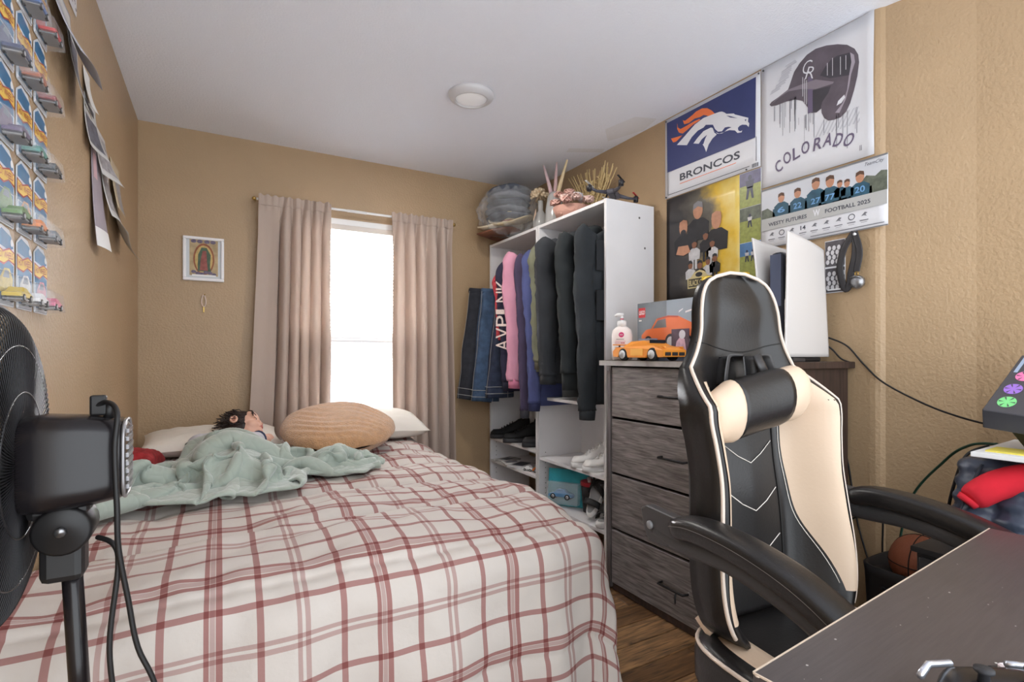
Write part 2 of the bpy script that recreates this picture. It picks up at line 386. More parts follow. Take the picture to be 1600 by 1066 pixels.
# ------------------------------------------------------------------ sleeping child
skin = M('skin', (226, 178, 156), 0.55, var=.06, vscale=20)
up = Vector((-0.10, 0.80, 0.59)).normalized(); fwd = Vector((0.80, -0.50, 0.06)); fwd = (fwd-up*fwd.dot(up)).normalized(); ear = up.cross(fwd)
if ear.z < 0: ear = -ear
HR = Matrix((fwd, ear, up)).transposed()          # columns: face, upper ear, crown
HC = Vector((0.100, 3.015, 0.745))
def hp(a, b, c): return HC+HR@Vector((a, b, c))
H4 = HR
pr = [(HC, (0.083, 0.066, 0.086), H4), (hp(0.028, 0, -0.04), (0.056, 0.052, 0.055), H4), (hp(0.055, 0, 0.03), (0.032, 0.05, 0.042), H4),
      (hp(0.052, 0.026, -0.038), (0.032, 0.028, 0.031), H4), (hp(0.052, -0.026, -0.038), (0.028, 0.024, 0.028), H4),
      (hp(0.086, 0, -0.014), (0.009, 0.008, 0.018), H4), (hp(0.092, 0, -0.027), (0.009, 0.010, 0.008), H4), (hp(0.089, 0.009, -0.028), (0.008, 0.007, 0.006), H4), (hp(0.089, -0.009, -0.028), (0.008, 0.007, 0.006), H4),
      (hp(0.084, 0, -0.046), (0.010, 0.017, 0.006), H4), (hp(0.083, 0, -0.055), (0.010, 0.014, 0.006), H4), (hp(0.074, 0, -0.076), (0.018, 0.02, 0.014), H4),
      (hp(0.071, 0.03, 0.0), (0.012, 0.016, 0.009), H4), (hp(0.071, -0.03, 0.0), (0.012, 0.016, 0.009), H4), (hp(0.074, 0.03, 0.017), (0.009, 0.02, 0.006), H4)]
sh = Vector((0.03, 2.84, 0.725))
def caps(p, q, r0, r1, n=7):
    p = Vector(p); q = Vector(q); return [(p.lerp(q, i/(n-1)), (r0+(r1-r0)*i/(n-1),)*3, None) for i in range(n)]
pr += caps(hp(-0.02, 0, -0.06), (0.03, 2.86, 0.68), 0.042, 0.048, 4)
pr += caps((0.03, 2.80, 0.672), (0.05, 2.35, 0.668), 0.068, 0.062, 8)
pr += caps((-0.06, 2.83, 0.68), (0.12, 2.83, 0.68), 0.05, 0.05, 5)
pr += caps((0.13, 2.84, 0.69), (0.215, 2.93, 0.685), 0.036, 0.03, 6) + caps((0.215, 2.93, 0.69), (0.16, 2.955, 0.685), 0.028, 0.022, 5)
pr += caps((-0.08, 2.82, 0.69), (-0.10, 2.66, 0.665), 0.036, 0.028, 5)
for dx, ln in ((-0.012, .035), (0.0, .04), (0.011, .04), (0.021, .034)): pr += caps((0.155, 2.955+dx, 0.683), (0.155-ln, 2.965+dx*1.3, 0.679), 0.009, 0.0075, 4)
pr += caps((0.17, 2.935, 0.69), (0.135, 2.925, 0.692), 0.010, 0.008, 4)
pr += caps((0.0, 2.35, 0.68), (-0.02, 2.15, 0.66), 0.05, 0.03, 7) + caps((0.10, 2.35, 0.68), (0.14, 2.15, 0.66), 0.05, 0.03, 7)
kid = blobmesh('person', pr, 0.0045, skin, None, 3)
tag(kid, 'sleeping child with dark curly hair under the green blanket, head on a pillow', 'person')
hairm = M('dark_hair', (44, 32, 30), 0.5, bump=(150, .6))
# ear, lids, lips
def earpts(r): return [hp(-0.008+r*0.014*math.cos(t), 0.080+0.004*math.sin(t*0.5), -0.006+r*0.021*math.sin(t)) for t in [i/14*2*pi for i in range(14)]]
tube('ear', earpts(1), 0.006, skin, kid, 6, True)
mesh('ear_inner', [hp(-0.008, 0.081, -0.006)]+earpts(0.95), [(0, i, i % 14+1) for i in range(1, 15)], M('skin_ear', (214, 150, 132), 0.6), kid, True)
tube('eyelashes', [hp(0.083-abs(i-2)*0.003, 0.03+(i-2)*0.007, -0.005-0.002*(2-abs(i-2))) for i in range(5)], 0.0014, hairm, kid, 5)
tube('eyebrow', [hp(0.084-abs(i-2)*0.003, 0.030+(i-2)*0.009, 0.021) for i in range(5)], [0.0012, .0024, .0026, .0022, .001], hairm, kid, 5, flat=(.6, 1.2))
lipm = M('lips', (196, 110, 104), 0.45)
tube('lips', [hp(0.0925-abs(i-3)**2*0.0012, (i-3)*0.0052, -0.047) for i in range(7)], [.001, .003, .004, .0036, .004, .003, .001], lipm, kid, 6)
tube('lips', [hp(0.0915-abs(i-3)**2*0.0012, (i-3)*0.0048, -0.054) for i in range(7)], [.001, .003, .004, .0045, .004, .003, .001], lipm, kid, 6)
# hair: a cap that leaves the face open, and curls
def cap(a, b):
    th = a*2*pi; ph = b*pi*0.78
    fx_ = math.sin(ph)*math.cos(th); ey = math.sin(ph)*math.sin(th); cz = math.cos(ph)
    lim = 1.0
    face = max(0, fx_-0.35)*max(0, 0.62-cz)
    k = 1.07-0.5*min(0.5, face*1.6)+0.05*nz(fx_*6, ey*6, cz*6)
    return tuple(hp(0.083*fx_*k-0.004, 0.068*ey*k, 0.087*cz*k+0.004))
hr = grid('hair', 40, 26, cap, hairm, kid)
lst = []
for i in range(190):
    th = random.uniform(0.9, 5.4); ph = random.uniform(0.05, 2.2)
    d = Vector((math.sin(ph)*math.cos(th), math.sin(ph)*math.sin(th), math.cos(ph)))
    if d.x > 0.45: continue
    p = Vector((0.083*d.x, 0.068*d.y, 0.087*d.z))*1.04
    pts = []; q = p.copy(); sw = random.uniform(0, 6)
    for k in range(7):
        pts.append(hp(*q)); tdir = Vector((-0.9, 0.1, 0.15))+d*0.35+Vector((0.5*math.sin(sw+k*1.3), 0.5*math.cos(sw+k*1.3), 0.4*math.sin(sw*2+k)))
        q = q+tdir.normalized()*random.uniform(0.007, 0.013)
        n_ = (q.x/0.083)**2+(q.y/0.068)**2+(q.z/0.087)**2
        if n_ < 1.1: q = q*(1.1/n_)**0.5
    lst.append(pts)
tubes('hair_curls', lst, 0.0022, hairm, kid, 5)
tubes('hair_strands', [[hp(0.06+0.002*i, 0.045-0.006*i, 0.055), hp(0.078, 0.05-0.006*i, 0.035), hp(0.074, 0.058-0.004*i, 0.012-0.003*i)] for i in range(6)], 0.002, hairm, kid, 5)
# shirt sleeve and shoulder
shm = M('grey_white_shirt', (206, 204, 210), 0.9, var=.15, vscale=25)
sl = caps((-0.08, 2.85, 0.690), (0.10, 2.845, 0.695), 0.060, 0.058, 7)+caps((0.10, 2.845, 0.697), (0.165, 2.885, 0.694), 0.050, 0.042, 5)+caps((0.0, 2.88, 0.695), (0.03, 2.80, 0.675), 0.058, 0.072, 4)
blobmesh('shirt', sl, 0.006, shm, kid, 3)
tube('sleeve_cuff', [(0.168+0.043*math.cos(t)*0.72, 2.889-0.043*math.cos(t)*0.62, 0.694+0.043*math.sin(t)) for t in [i/16*2*pi for i in range(16)]], 0.006, M('navy_trim', (60, 66, 92), 0.9), kid, 6, True)

# ------------------------------------------------------------------ sage throw: a cloth let fall in folds over the bed and the child
def throw():
    nx, ny = 118, 84; rng = np.random.default_rng(5)
    a = np.linspace(0, 1, nx); b = np.linspace(0, 1, ny); A, B = np.meshgrid(a, b)      # B: 0 near edge, 1 far edge
    x0 = -0.335-0.0*B; x1 = 0.52-0.06*B+0.10*np.sin(B*3)
    X = x0+(x1-x0)*A
    near = 1.97+0.22*A+0.05*np.sin(A*9); far = 2.42+0.345*np.exp(-((A-0.44)/0.2)**2)+0.06*np.sin(A*7)
    Y = near+(far-near)*B
    def n2(fx, fy, s):
        r = np.random.default_rng(s); out = np.zeros_like(A)
        for k in range(7):
            p = r.uniform(0, 6.28); ax = r.normal()*fx; ay = r.normal()*fy; out += np.sin(A*ax*6.28+B*ay*6.28+p)
        return out/3.0
    X = X+0.028*n2(2.2, 1.8, 1); Y = Y+0.03*n2(2.0, 2.2, 2)
    base = lambda X, Y: np.full_like(X, BZ+0.04)
    def floorz(X, Y):
        z = base(X, Y)
        t = np.clip((Y-2.15)/(2.82-2.15), 0, 1)
        cx = 0.055-0.02*t; rr = 0.11+0.05*t
        z = np.maximum(z, BZ+0.04+np.sqrt(np.maximum(0, 1-((X-cx)/rr)**2))*(0.075+0.035*t)*np.clip((Y-2.08)/0.1, 0, 1)*np.clip((2.92-Y)/0.10, 0, 1))
        z = np.maximum(z, BZ+0.04+0.10*np.sqrt(np.maximum(0, 1-((X-0.02)/0.2)**2-((Y-2.78)/0.10)**2)))
        return z
    Z = floorz(X, Y)+0.06+0.11*n2(2.3, 2.6, 3)
    Pn = np.stack([X, Y, Z], -1); Q = Pn.copy()
    sx, sy = 1.70, 1.42
    lx = sx/(nx-1); ly = sy/(ny-1)
    def con(i0, i1, rest, st):
        d = Pn[i1]-Pn[i0]; l = np.linalg.norm(d, axis=-1, keepdims=True)+1e-9; c = d*(st*0.5*(l-rest)/l); Pn[i0] += c; Pn[i1] -= c
    S_ = np.s_
    sets = []
    for o in (0, 1):
        e = (nx-1-o)//2; sets.append((S_[:, o:o+2*e:2], S_[:, o+1:o+1+2*e:2], lx, 1.0))
        e = (ny-1-o)//2; sets.append((S_[o:o+2*e:2, :], S_[o+1:o+1+2*e:2, :], ly, 1.0))
    dg = math.hypot(lx, ly)
    for o in (0, 1):
        e = (nx-1-o)//2
        for q in (0, 1):
            g = (ny-1-q)//2
            sets.append((S_[q:q+2*g:2, o:o+2*e:2], S_[q+1:q+1+2*g:2, o+1:o+1+2*e:2], dg, 0.5)); sets.append((S_[q+1:q+1+2*g:2, o:o+2*e:2], S_[q:q+2*g:2, o+1:o+1+2*e:2], dg, 0.5))
    for sp, st in ((3, 0.45), (6, 0.22)):
        for o in range(sp):
            for ax in (0, 1):
                n_ = nx if ax == 0 else ny
                i = np.arange(o, n_-sp, 2*sp)
                if len(i) == 0: continue
                if ax == 0: sets.append((S_[:, i], S_[:, i+sp], lx*sp*0.97, st))
                else: sets.append((S_[i, :], S_[i+sp, :], ly*sp*0.97, st))
    for it in range(70):
        vel = (Pn-Q)*0.86; Q = Pn.copy(); Pn = Pn+np.clip(vel, -0.012, 0.012); Pn[..., 2] -= 0.0011
        for k in range(3):
            for s in sets: con(*s)
            fz = floorz(Pn[..., 0], Pn[..., 1])+0.008
            hit = Pn[..., 2] < fz; Pn[..., 2] = np.where(hit, fz, Pn[..., 2])
            fr = np.where(hit, 0.85, 0.0)[..., None]
            Pn[..., :2] = Pn[..., :2]*(1-fr)+Q[..., :2]*fr
            Pn[..., 0] = np.maximum(Pn[..., 0], XL+0.02)
            Pn[..., 2] = np.minimum(Pn[..., 2], fz+np.clip(0.18-np.maximum(0, Pn[..., 1]-2.5)*0.4, 0.03, 0.18))
    V = [tuple(p) for p in Pn.reshape(-1, 3)]
    F = [(j*nx+i, j*nx+i+1, (j+1)*nx+i+1, (j+1)*nx+i) for j in range(ny-1) for i in range(nx-1)]
    m = bpy.data.materials.new('sage_plush'); m.use_nodes = True; N = m.node_tree.nodes; L = m.node_tree.links; bs = N['Principled BSDF']
    bs.inputs['Base Color'].default_value = lin((160, 170, 160)); bs.inputs['Roughness'].default_value = 0.9; bs.inputs['Sheen Weight'].default_value = 0.6; bs.inputs['Sheen Roughness'].default_value = 0.4
    uvn = N.new('ShaderNodeUVMap'); sp_ = N.new('ShaderNodeSeparateXYZ'); L.new(uvn.outputs[0], sp_.inputs[0])
    def mth(op, a_, b_=None):
        q = N.new('ShaderNodeMath'); q.operation = op
        for k_, s_ in enumerate((a_, b_)):
            if s_ is None: continue
            if isinstance(s_, (int, float)): q.inputs[k_].default_value = s_
            else: L.new(s_, q.inputs[k_])
        return q.outputs[0]
    u_ = mth('MULTIPLY', sp_.outputs[0], 1/0.085); v_ = mth('MULTIPLY', sp_.outputs[1], 1/0.055)
    zig = mth('MULTIPLY', mth('PINGPONG', u_, 0.5), 0.9)
    l1 = mth('PINGPONG', mth('ADD', v_, zig), 0.5); l2 = mth('PINGPONG', mth('ADD', u_, 0.0), 0.25)
    ln = mth('MINIMUM', mth('SMOOTH_MIN', l1, l2), 0.10)
    bp = N.new('ShaderNodeBump'); bp.inputs['Strength'].default_value = 0.55; bp.inputs['Distance'].default_value = 0.022; L.new(ln, bp.inputs['Height']); L.new(bp.outputs[0], bs.inputs['Normal'])
    o = mesh('throw_blanket', V, F, m, None, True)
    l = o.data.uv_layers.new(name='UVMap'); vi = np.zeros(len(o.data.loops), dtype=np.int32); o.data.loops.foreach_get('vertex_index', vi)
    U = np.stack([A*sx, B*sy], -1).reshape(-1, 2).astype(np.float32); l.data.foreach_set('uv', U[vi].ravel())
    sm = o.modifiers.new('smooth', 'SMOOTH'); sm.iterations = 2; sm.factor = 0.5
    so = o.modifiers.new('thickness', 'SOLIDIFY'); so.thickness = 0.012; so.offset = 1
    sb = o.modifiers.new('subdivision', 'SUBSURF'); sb.levels = 1; sb.render_levels = 1
    return tag(o, 'sage green plush throw with a quilted chevron, rumpled over the sleeping child', 'blanket')
throw()

# ------------------------------------------------------------------ curtains, rod, picture, wall loop
curm = bpy.data.materials.new('taupe_curtain'); curm.use_nodes = True
N = curm.node_tree.nodes; b_ = N['Principled BSDF']; b_.inputs['Base Color'].default_value = lin((184, 166, 154)); b_.inputs['Roughness'].default_value = 0.85
t_ = N.new('ShaderNodeBsdfTranslucent'); t_.inputs[0].default_value = lin((214, 190, 172)); x_ = N.new('ShaderNodeMixShader'); x_.inputs[0].default_value = 0.05
curm.node_tree.links.new(b_.outputs[0], x_.inputs[1]); curm.node_tree.links.new(t_.outputs[0], x_.inputs[2]); curm.node_tree.links.new(x_.outputs[0], N['Material Output'].inputs[0])
def curtain(label, xa, xb, xc, xd, nf, seed, flat0):
    # xa..xb at the rod, xc..xd at the hem
    def ph(u):
        u2 = u if not flat0 else max(0, (u-0.28)/0.72)
        return u2*nf*2*pi+1.6*nz(u*3, seed)
    def fn(a, b):
        z = 2.062-b*1.74; x = (xa+(xb-xa)*a)*(1-b)+(xc+(xd-xc)*a)*b
        amp = 0.009+0.034*min(1, b*7)*(0.72+0.75*nz(a*6, seed, b*1.3))
        g = 0.006*math.sin(a*nf*13+seed)*max(0, 1-b*16)
        s = math.sin(ph(a)+0.5*nz(a*2, b*2, seed)); s = math.copysign(abs(s)**0.75, s)
        x += 0.010*math.cos(ph(a))*min(1, b*8)+0.006*nz(a*3, b*3, seed+5)
        pinch = -0.012*math.exp(-((b-0.028)/0.006)**2)*0.3
        return (x, 3.385+amp*s+g+pinch-0.012*b-0.027*max(0, 1-b*9), z+0.004*math.sin(a*nf*12)*(1 if b < 0.01 else 0))
    o = grid('curtain', 150, 60, fn, curm)
    tag(o, label, 'curtain')
    def hd(a, b):
        p = fn(a, b*0.03); return (p[0], p[1]-0.0015, p[2])
    tube('rod_pocket_seam', [(fn(i/60, 0.033)[0], fn(i/60, 0.033)[1]-0.002, fn(i/60, 0.033)[2]) for i in range(61)], 0.0015, curm, o, 4)
    return o
curtain('taupe curtain hanging on the picture side of the window', 0.195, 0.605, 0.12, 0.60, 5.2, 3.0, True)
curtain('taupe curtain hanging on the clothes rack side of the window', 0.985, 1.415, 0.985, 1.45, 5.6, 8.0, False)
rd = root('curtain_rod', 'thin white curtain rod with brass end brackets over the window', 'curtain rod', (0.805, 3.385, 2.038))
tube('rod', [(-0.62, 0, 0), (0.62, 0, 0)], 0.0075, whitem, rd, 10)
tube('rod', [(-0.1, 0, 0), (0.02, 0, 0)], 0.009, whitem, rd, 10)
brass = M('brass', (190, 160, 95), 0.3, 1.0)
for sx in (-1, 1):
    tube('bracket', [(sx*0.622, 0, 0), (sx*0.622, 0.03, 0.002), (sx*0.622, 0.068, 0.004)], 0.005, brass, rd, 8)
    lathe('finial', [(0.0, -0.012), (0.010, -0.008), (0.012, 0), (0.010, 0.008), (0, 0.012)], brass, rd, 12, (sx*0.632, 0, 0), 'X')

pic = root('framed_picture', 'small white framed devotional print on the tan wall beside the curtain', 'picture', mat=wallmat(-0.183, YB-0.001, 1.543, 'B'))
w, h = 0.203, 0.25
prism('backing', rect(0.004, 0.004, w-.004, h-.004), 0.0, 0.008, M('picture_mat', (206, 210, 214), .8), pic)
for nm, c, s in (('a', (w/2, h-.008, .008), (w, .016, .02)), ('a', (w/2, .008, .008), (w, .016, .02)), ('a', (.008, h/2, .008), (.016, h-.032, .02)), ('a', (w-.008, h/2, .008), (.016, h-.032, .02))):
    box('frame_bar', c, s, M('white_frame', (236, 234, 236), .4), pic, .003, 1)
x0, x1, y0, y1 = 0.032, 0.172, 0.03, 0.236
flat('print', [rect(x0, y0, x1, y1)], 0.0085, M('print_ground', (196, 172, 132), .6, var=.35, vscale=22), pic)
cx = (x0+x1)/2
flat('print_halo', [ell(cx, .125, .052, .09, 24)], 0.0088, M('print_halo', (158, 96, 66), .6, var=.3, vscale=60), pic)
flat('print_glow', [ell(cx, .123, .044, .08, 24)], 0.0091, M('print_glow', (206, 176, 112), .6, var=.25, vscale=60), pic)
flat('print_cloak', [[(cx-.012, .19), (cx+.014, .19), (cx+.034, .15), (cx+.03, .08), (cx+.036, .055), (cx-.03, .055), (cx-.03, .1), (cx-.028, .15)]], 0.0094, M('print_cloak', (84, 104, 84), .6, var=.3, vscale=50), pic)
flat('print_robe', [[(cx-.006, .172), (cx+.012, .172), (cx+.016, .1), (cx+.02, .06), (cx-.02, .06), (cx-.016, .12)]], 0.0097, M('print_robe', (160, 92, 84), .6, var=.3, vscale=60), pic)
for e_ in [ell(cx+dx, y0+.015+.006*math.sin(dx*90), .012, .009) for dx in (-.05, -.03, -.01, .01, .03, .05)]+[ell(cx+dx, y1-.012, .014, .01) for dx in (-.05, -.02, .015, .045)]: flat('print_flower', [e_], 0.0097, M('print_flowers', (120, 108, 132), .6, var=.4, vscale=90), pic)
flat('caption_strip', [rect(x0+.012, y0-.004, x1-.01, y0+.006)], 0.0099, whitem, pic)
lp = root('wall_loop', 'little beaded loop with a gold pendant pinned below the framed print', 'keychain', mat=wallmat(-0.082, YB-0.002, 1.363, 'B'))
tube('loop', [(0.013*math.sin(t)*(0.8+.2*math.cos(t)), 0.068-0.034*math.cos(t), 0.005) for t in [i/20*2*pi for i in range(20)]], 0.0028, M('pink_beads', (226, 206, 196), .4), lp, 6, True)
lathe('pin', [(0, -.003), (.004, -.002), (.004, .004), (0, .006)], brass, lp, 8, (0.004, 0.103, 0.004))
box('pendant', (0, 0.017, 0.005), (0.008, 0.034, 0.004), brass, lp, 0.002)

# ------------------------------------------------------------------ pedestal fan
FX, FY = -0.170, 0.965
fan = root('pedestal_fan', 'black pedestal fan at the foot of the bed, turned to the wall', 'fan', (FX, FY, 0))
blk = M('black_plastic_gloss', (26, 23, 25), 0.22, spec=.5)
blkm = M('black_plastic', (24, 23, 24), 0.45)
lathe('base', [(0, 0), (0.16, 0), (0.165, 0.006), (0.15, 0.018), (0.05, 0.032), (0.03, 0.05), (0, 0.05)], blkm, fan, 36, (0.02, 0, 0))
top = Vector((-0.018, -0.004, 0.855)); bot = Vector((0.022, 0, 0.04))
tube('pole', [bot, bot.lerp(top, .62)], 0.0155, blk, fan, 16)
tube('pole_upper', [bot.lerp(top, .55), top], 0.0125, blk, fan, 16)
lathe('height_collar', [(0.019, -.03), (0.021, -.01), (0.021, .012), (0.017, .03)], blkm, fan, 20, tuple(bot.lerp(top, .60)))
A = Vector((-0.995, -0.02, 0)).normalized(); Bv = Vector((-A.y, A.x, 0))     # A: towards the blades
def axm(o): # place an X-axis built part along A at the head
    o.rotation_euler = (0, 0, math.atan2(A.y, A.x)); o.location = hd; return o
hd = Vector((-0.014, -0.002, 0.968))
# motor housing, rounded box section tapering towards the back
R = []
for x, w_, h_ in ((-0.064, .036, .046), (-0.061, .046, .055), (-0.055, .049, .058), (-0.02, .053, .064), (0.03, .056, .068), (0.05, .053, .066), (0.060, .045, .058), (0.062, .03, .04)):
    R.append([(x, w_*math.copysign(abs(math.cos(t))**.55, math.cos(t)), h_*math.copysign(abs(math.sin(t))**.55, math.sin(t))) for t in [i/28*2*pi for i in range(28)]])
v, f = rings(R); mh = axm(mesh('motor_housing', v, f, blk, fan, True))
boxes('rear_vents', [((-0.065, 0, -0.041+i*.0117), (0.004, .06-.012*abs(i-3.5)/3.5, .006)) for i in range(8)], M('chrome_vent', (150, 148, 150), .3, .6), mh)
tube('rear_rim', [(-0.062, .047*math.copysign(abs(math.cos(t))**.55, math.cos(t)), .056*math.copysign(abs(math.sin(t))**.55, math.sin(t))) for t in [i/28*2*pi for i in range(28)]], .0025, M('chrome_vent', (0, 0, 0)), mh, 6, True)
box('oscillation_knob', (-0.028, 0, 0.078), (0.02, 0.012, 0.03), blkm, mh, .003)
lathe('knob_stem', [(0.007, 0.058), (0.006, 0.07), (0.006, 0.082)], blkm, mh, 12, (-0.04, 0, 0))
# tilt joint
jt = top+Vector((-0.004, 0, 0.02))
lathe('tilt_joint', [(0, -.032), (.03, -.032), (.034, -.028), (.034, .028), (.03, .032), (0, .032)], blkm, fan, 24, (0, 0, 0), 'Y').location = jt
fan.children[-1].rotation_euler = (0, 0, math.atan2(A.y, A.x))
lathe('pivot_screw', [(0, -.038), (.006, -.037), (.007, -.032)], M('screw_steel', (150, 150, 152), .3, .9), fan, 12, (0, 0, 0), 'Y').location = jt
fan.children[-1].rotation_euler = (0, 0, math.atan2(A.y, A.x))
box('neck_block', (0, 0, 0), (.05, .045, .08), blkm, fan, .01).location = (jt.x-0.002, jt.y, jt.z-.035)
box('neck_bridge', (0, 0, 0), (.07, .05, .04), blkm, fan, .01).location = (jt.x-.006, jt.y, jt.z+.035)
# grilles
gm = M('black_wire', (34, 33, 35), 0.35)
GR = 0.22
def grille(name, x0, prof, n, tw):
    L_ = []
    for i in range(n):
        a = 2*pi*i/n; pts = []
        for k, (rr, xx) in enumerate(prof):
            t = a+tw*(rr/GR); pts.append((x0+xx, rr*math.cos(t), rr*math.sin(t)))
        L_.append(spline(pts, 3))
    return axm(tubes(name, L_, 0.0011, gm, fan, 4))
gb = grille('rear_grille', 0.052, [(0.045, 0.0), (0.10, 0.003), (0.17, 0.008), (0.205, 0.016), (GR, 0.032)], 130, 0.35)
gf = grille('front_grille', 0.084, [(0.03, 0.034), (0.10, 0.032), (0.16, 0.026), (0.196, 0.014), (GR, 0.0)], 96, -0.35)
for rr, xx in ((GR, 0.084), (0.165, 0.06), (0.10, 0.055), (0.047, 0.052)):
    tube('ring', [(xx, rr*math.cos(t), rr*math.sin(t)) for t in [i/64*2*pi for i in range(64)]], .0035 if rr == GR else .0018, gm, gb, 6, True)
for rr, xx in ((0.16, 0.110), (0.10, 0.116)):
    tube('ring', [(xx, rr*math.cos(t), rr*math.sin(t)) for t in [i/64*2*pi for i in range(64)]], .0018, gm, gf, 6, True)
lathe('centre_badge', [(0, .122), (.034, .122), (.036, .119), (.034, .115)], blk, gf, 24, (0, 0, 0), 'X')
lathe('grille_nut', [(.03, .045), (.044, .048), (.044, .056), (.03, .058)], blkm, gb, 24, (0, 0, 0), 'X')
bl_ = axm(lathe('blade_hub', [(0, .062), (.028, .062), (.03, .08), (.02, .10), (0, .102)], blkm, fan, 20, (0, 0, 0), 'X'))
for i in range(5):
    a0 = 2*pi*i/5
    def bfn(a, b, a0=a0):
        r = 0.025+b*0.165; t = a0+(a-.5)*(0.75+0.35*b)
        return (0.084+(a-.5)*0.030, r*math.cos(t), r*math.sin(t))
    grid('blade', 8, 8, bfn, M('smoke_blade', (40, 40, 44), .25), bl_, thick=.002)
# cord hung over the housing and down the pole
cdm = M('black_cord', (22, 21, 22), .5)
hh = hd
tube('power_cord', [hh+A*-.02+Vector((0, 0, .074)), hh+A*-.035+Vector((.005, -.012, .083)), hh+A*-.045+Vector((.012, -.05, .07)), hh+A*-.042+Vector((.014, -.064, .02)), hh+A*-.045+Vector((.014, -.066, -.06)), hh+A*-.048+Vector((.012, -.06, -.12)), hh+A*-.05+Vector((.02, -.05, -.2)), hh+A*-.055+Vector((.025, -.045, -.27)), hh+A*-.075+Vector((.03, -.04, -.36)), hh+A*-.08+Vector((.03, -.03, -.55)), hh+A*-.02+Vector((.03, .0, -.80)), (0.16, .08, .008), (0.2, .2, .006)], .0036, cdm, fan, 8, k=6)
tube('power_cord', [hh+A*-.03+Vector((0, -.02, -.11)), hh+A*-.042+Vector((.01, -.042, -.118)), hh+A*-.046+Vector((.012, -.05, -.15)), hh+A*-.03+Vector((.018, -.048, -.26)), hh+A*-.03+Vector((.026, -.04, -.38)), hh+A*-.03+Vector((.032, -.03, -.55)), hh+A*-.03+Vector((.04, -.02, -.75))], .0036, cdm, fan, 8, k=6)

# ------------------------------------------------------------------ open wardrobe units
mel = M('white_melamine', (232, 230, 231), 0.45, var=.03, vscale=8)
meli = M('white_melamine_inner', (232, 231, 234), 0.5, var=.04, vscale=5)
CF, CB, CH = 1.755, 2.09, 1.935
def unit(label, y0, y1, shelves, back_from):
    o = root('wardrobe_unit', label, 'wardrobe', (1.91, (y0+y1)/2, 0), group='white open wardrobe units'); d = CB-CF; w = y1-y0; t = 0.018
    box('side_panel', (0, -w/2+t/2, CH/2), (d, t, CH), mel, o, .001, 1); box('side_panel', (0, w/2-t/2, CH/2), (d, t, CH), mel, o, .001, 1)
    box('top_panel', (0, 0, CH-.009-.001), (d-.002, w-2*t, t), mel, o, .001, 1)
    for z in shelves: box('shelf', (0.0, 0, z-.009), (d-.006, w-2*t-.002, t), mel, o, .001, 1)
    for s in (-1, 1):
        box('back_panel', (d/2-.004, s*(w/4-.005), (CH+back_from)/2), (.006, w/2-.02, CH-back_from-.03), meli, o)
    tube('clothes_rod', [(0.01, -w/2+t, 1.80), (0.01, w/2-t, 1.80)], .0125, M('white_rod', (228, 226, 226), .35), o, 14)
    for s in (-1, 1):
        lathe('rod_socket', [(0.0, -.006), (.022, -.006), (.022, .006), (0, .006)], mel, o, 16, (0.01, s*(w/2-t-.005), 1.80), 'Y')
    for s, sg in ((-w/2, -1), (w/2-t, 1)):
        for z in (1.86, 1.70): lathe('screw_cap', [(0, -.001), (.006, -.001), (.006, .0005), (0, .0005)], M('screw_cap', (110, 106, 104), .5), o, 10, (0.06+.04*(z < 1.8), -w/2-.0006 if sg < 0 else w/2+.0006, z), 'Y')
    for k in range(9): boxes('shelf_pin_hole', [((-.12, w/2-t-.0005, .25+k*.032), (.005, .001, .005))], M('hole_dark', (80, 78, 78), .8), o)
    return o
unit('white open wardrobe unit in the window corner with the jeans', 2.772, 3.435, (.515, .352, .10), .36)
unit('white open wardrobe unit beside the dresser with the black hoodies', 2.10, 2.766, (.86, .482, .20), .21)

# hangers and clothes
hgm = M('hanger_black', (40, 38, 40), .5); hgw = M('hanger_wire', (150, 148, 146), .4, .6)
def hanger(y, label, z=1.80, m=hgm, x=1.92, sp=.19, drop=.10, tip=0.0, r=.003):
    o = root('clothes_hanger', label, 'hanger', (x, y, z), group='clothes hangers on the rods')
    pts = [(.017*math.cos(t), 0, .0+.017*math.sin(t)) for t in [-.6+i*(pi+.9)/10 for i in range(11)]]
    tube('hook', pts+[(-.012, 0, -.03), (0, 0, -.05)], r*.8, m, o, 6)
    tube('shoulder_bar', [(-sp, 0, -.055-drop-tip), (-sp*.5, 0, -.05-drop*.45-tip*.5), (0, 0, -.048), (sp*.5, 0, -.05-drop*.45+tip*.5), (sp, 0, -.055-drop+tip)], r, m, o, 6, k=4)
    tube('lower_bar', [(-sp, 0, -.055-drop-tip), (sp, 0, -.06-drop+tip)], r*.8, m, o, 6)
    return o
def superring(cx, cy, a, b, z, n=28, e=.7, ph=0, am=0.0, fq=3):
    R = []
    for j in range(n):
        t = 2*pi*j/n; c, s = math.cos(t), math.sin(t)
        k = 1+am*math.sin(fq*t+ph)
        R.append((cx+a*k*math.copysign(abs(c)**e, c), cy+b*k*math.copysign(abs(s)**e, s), z))
    return R
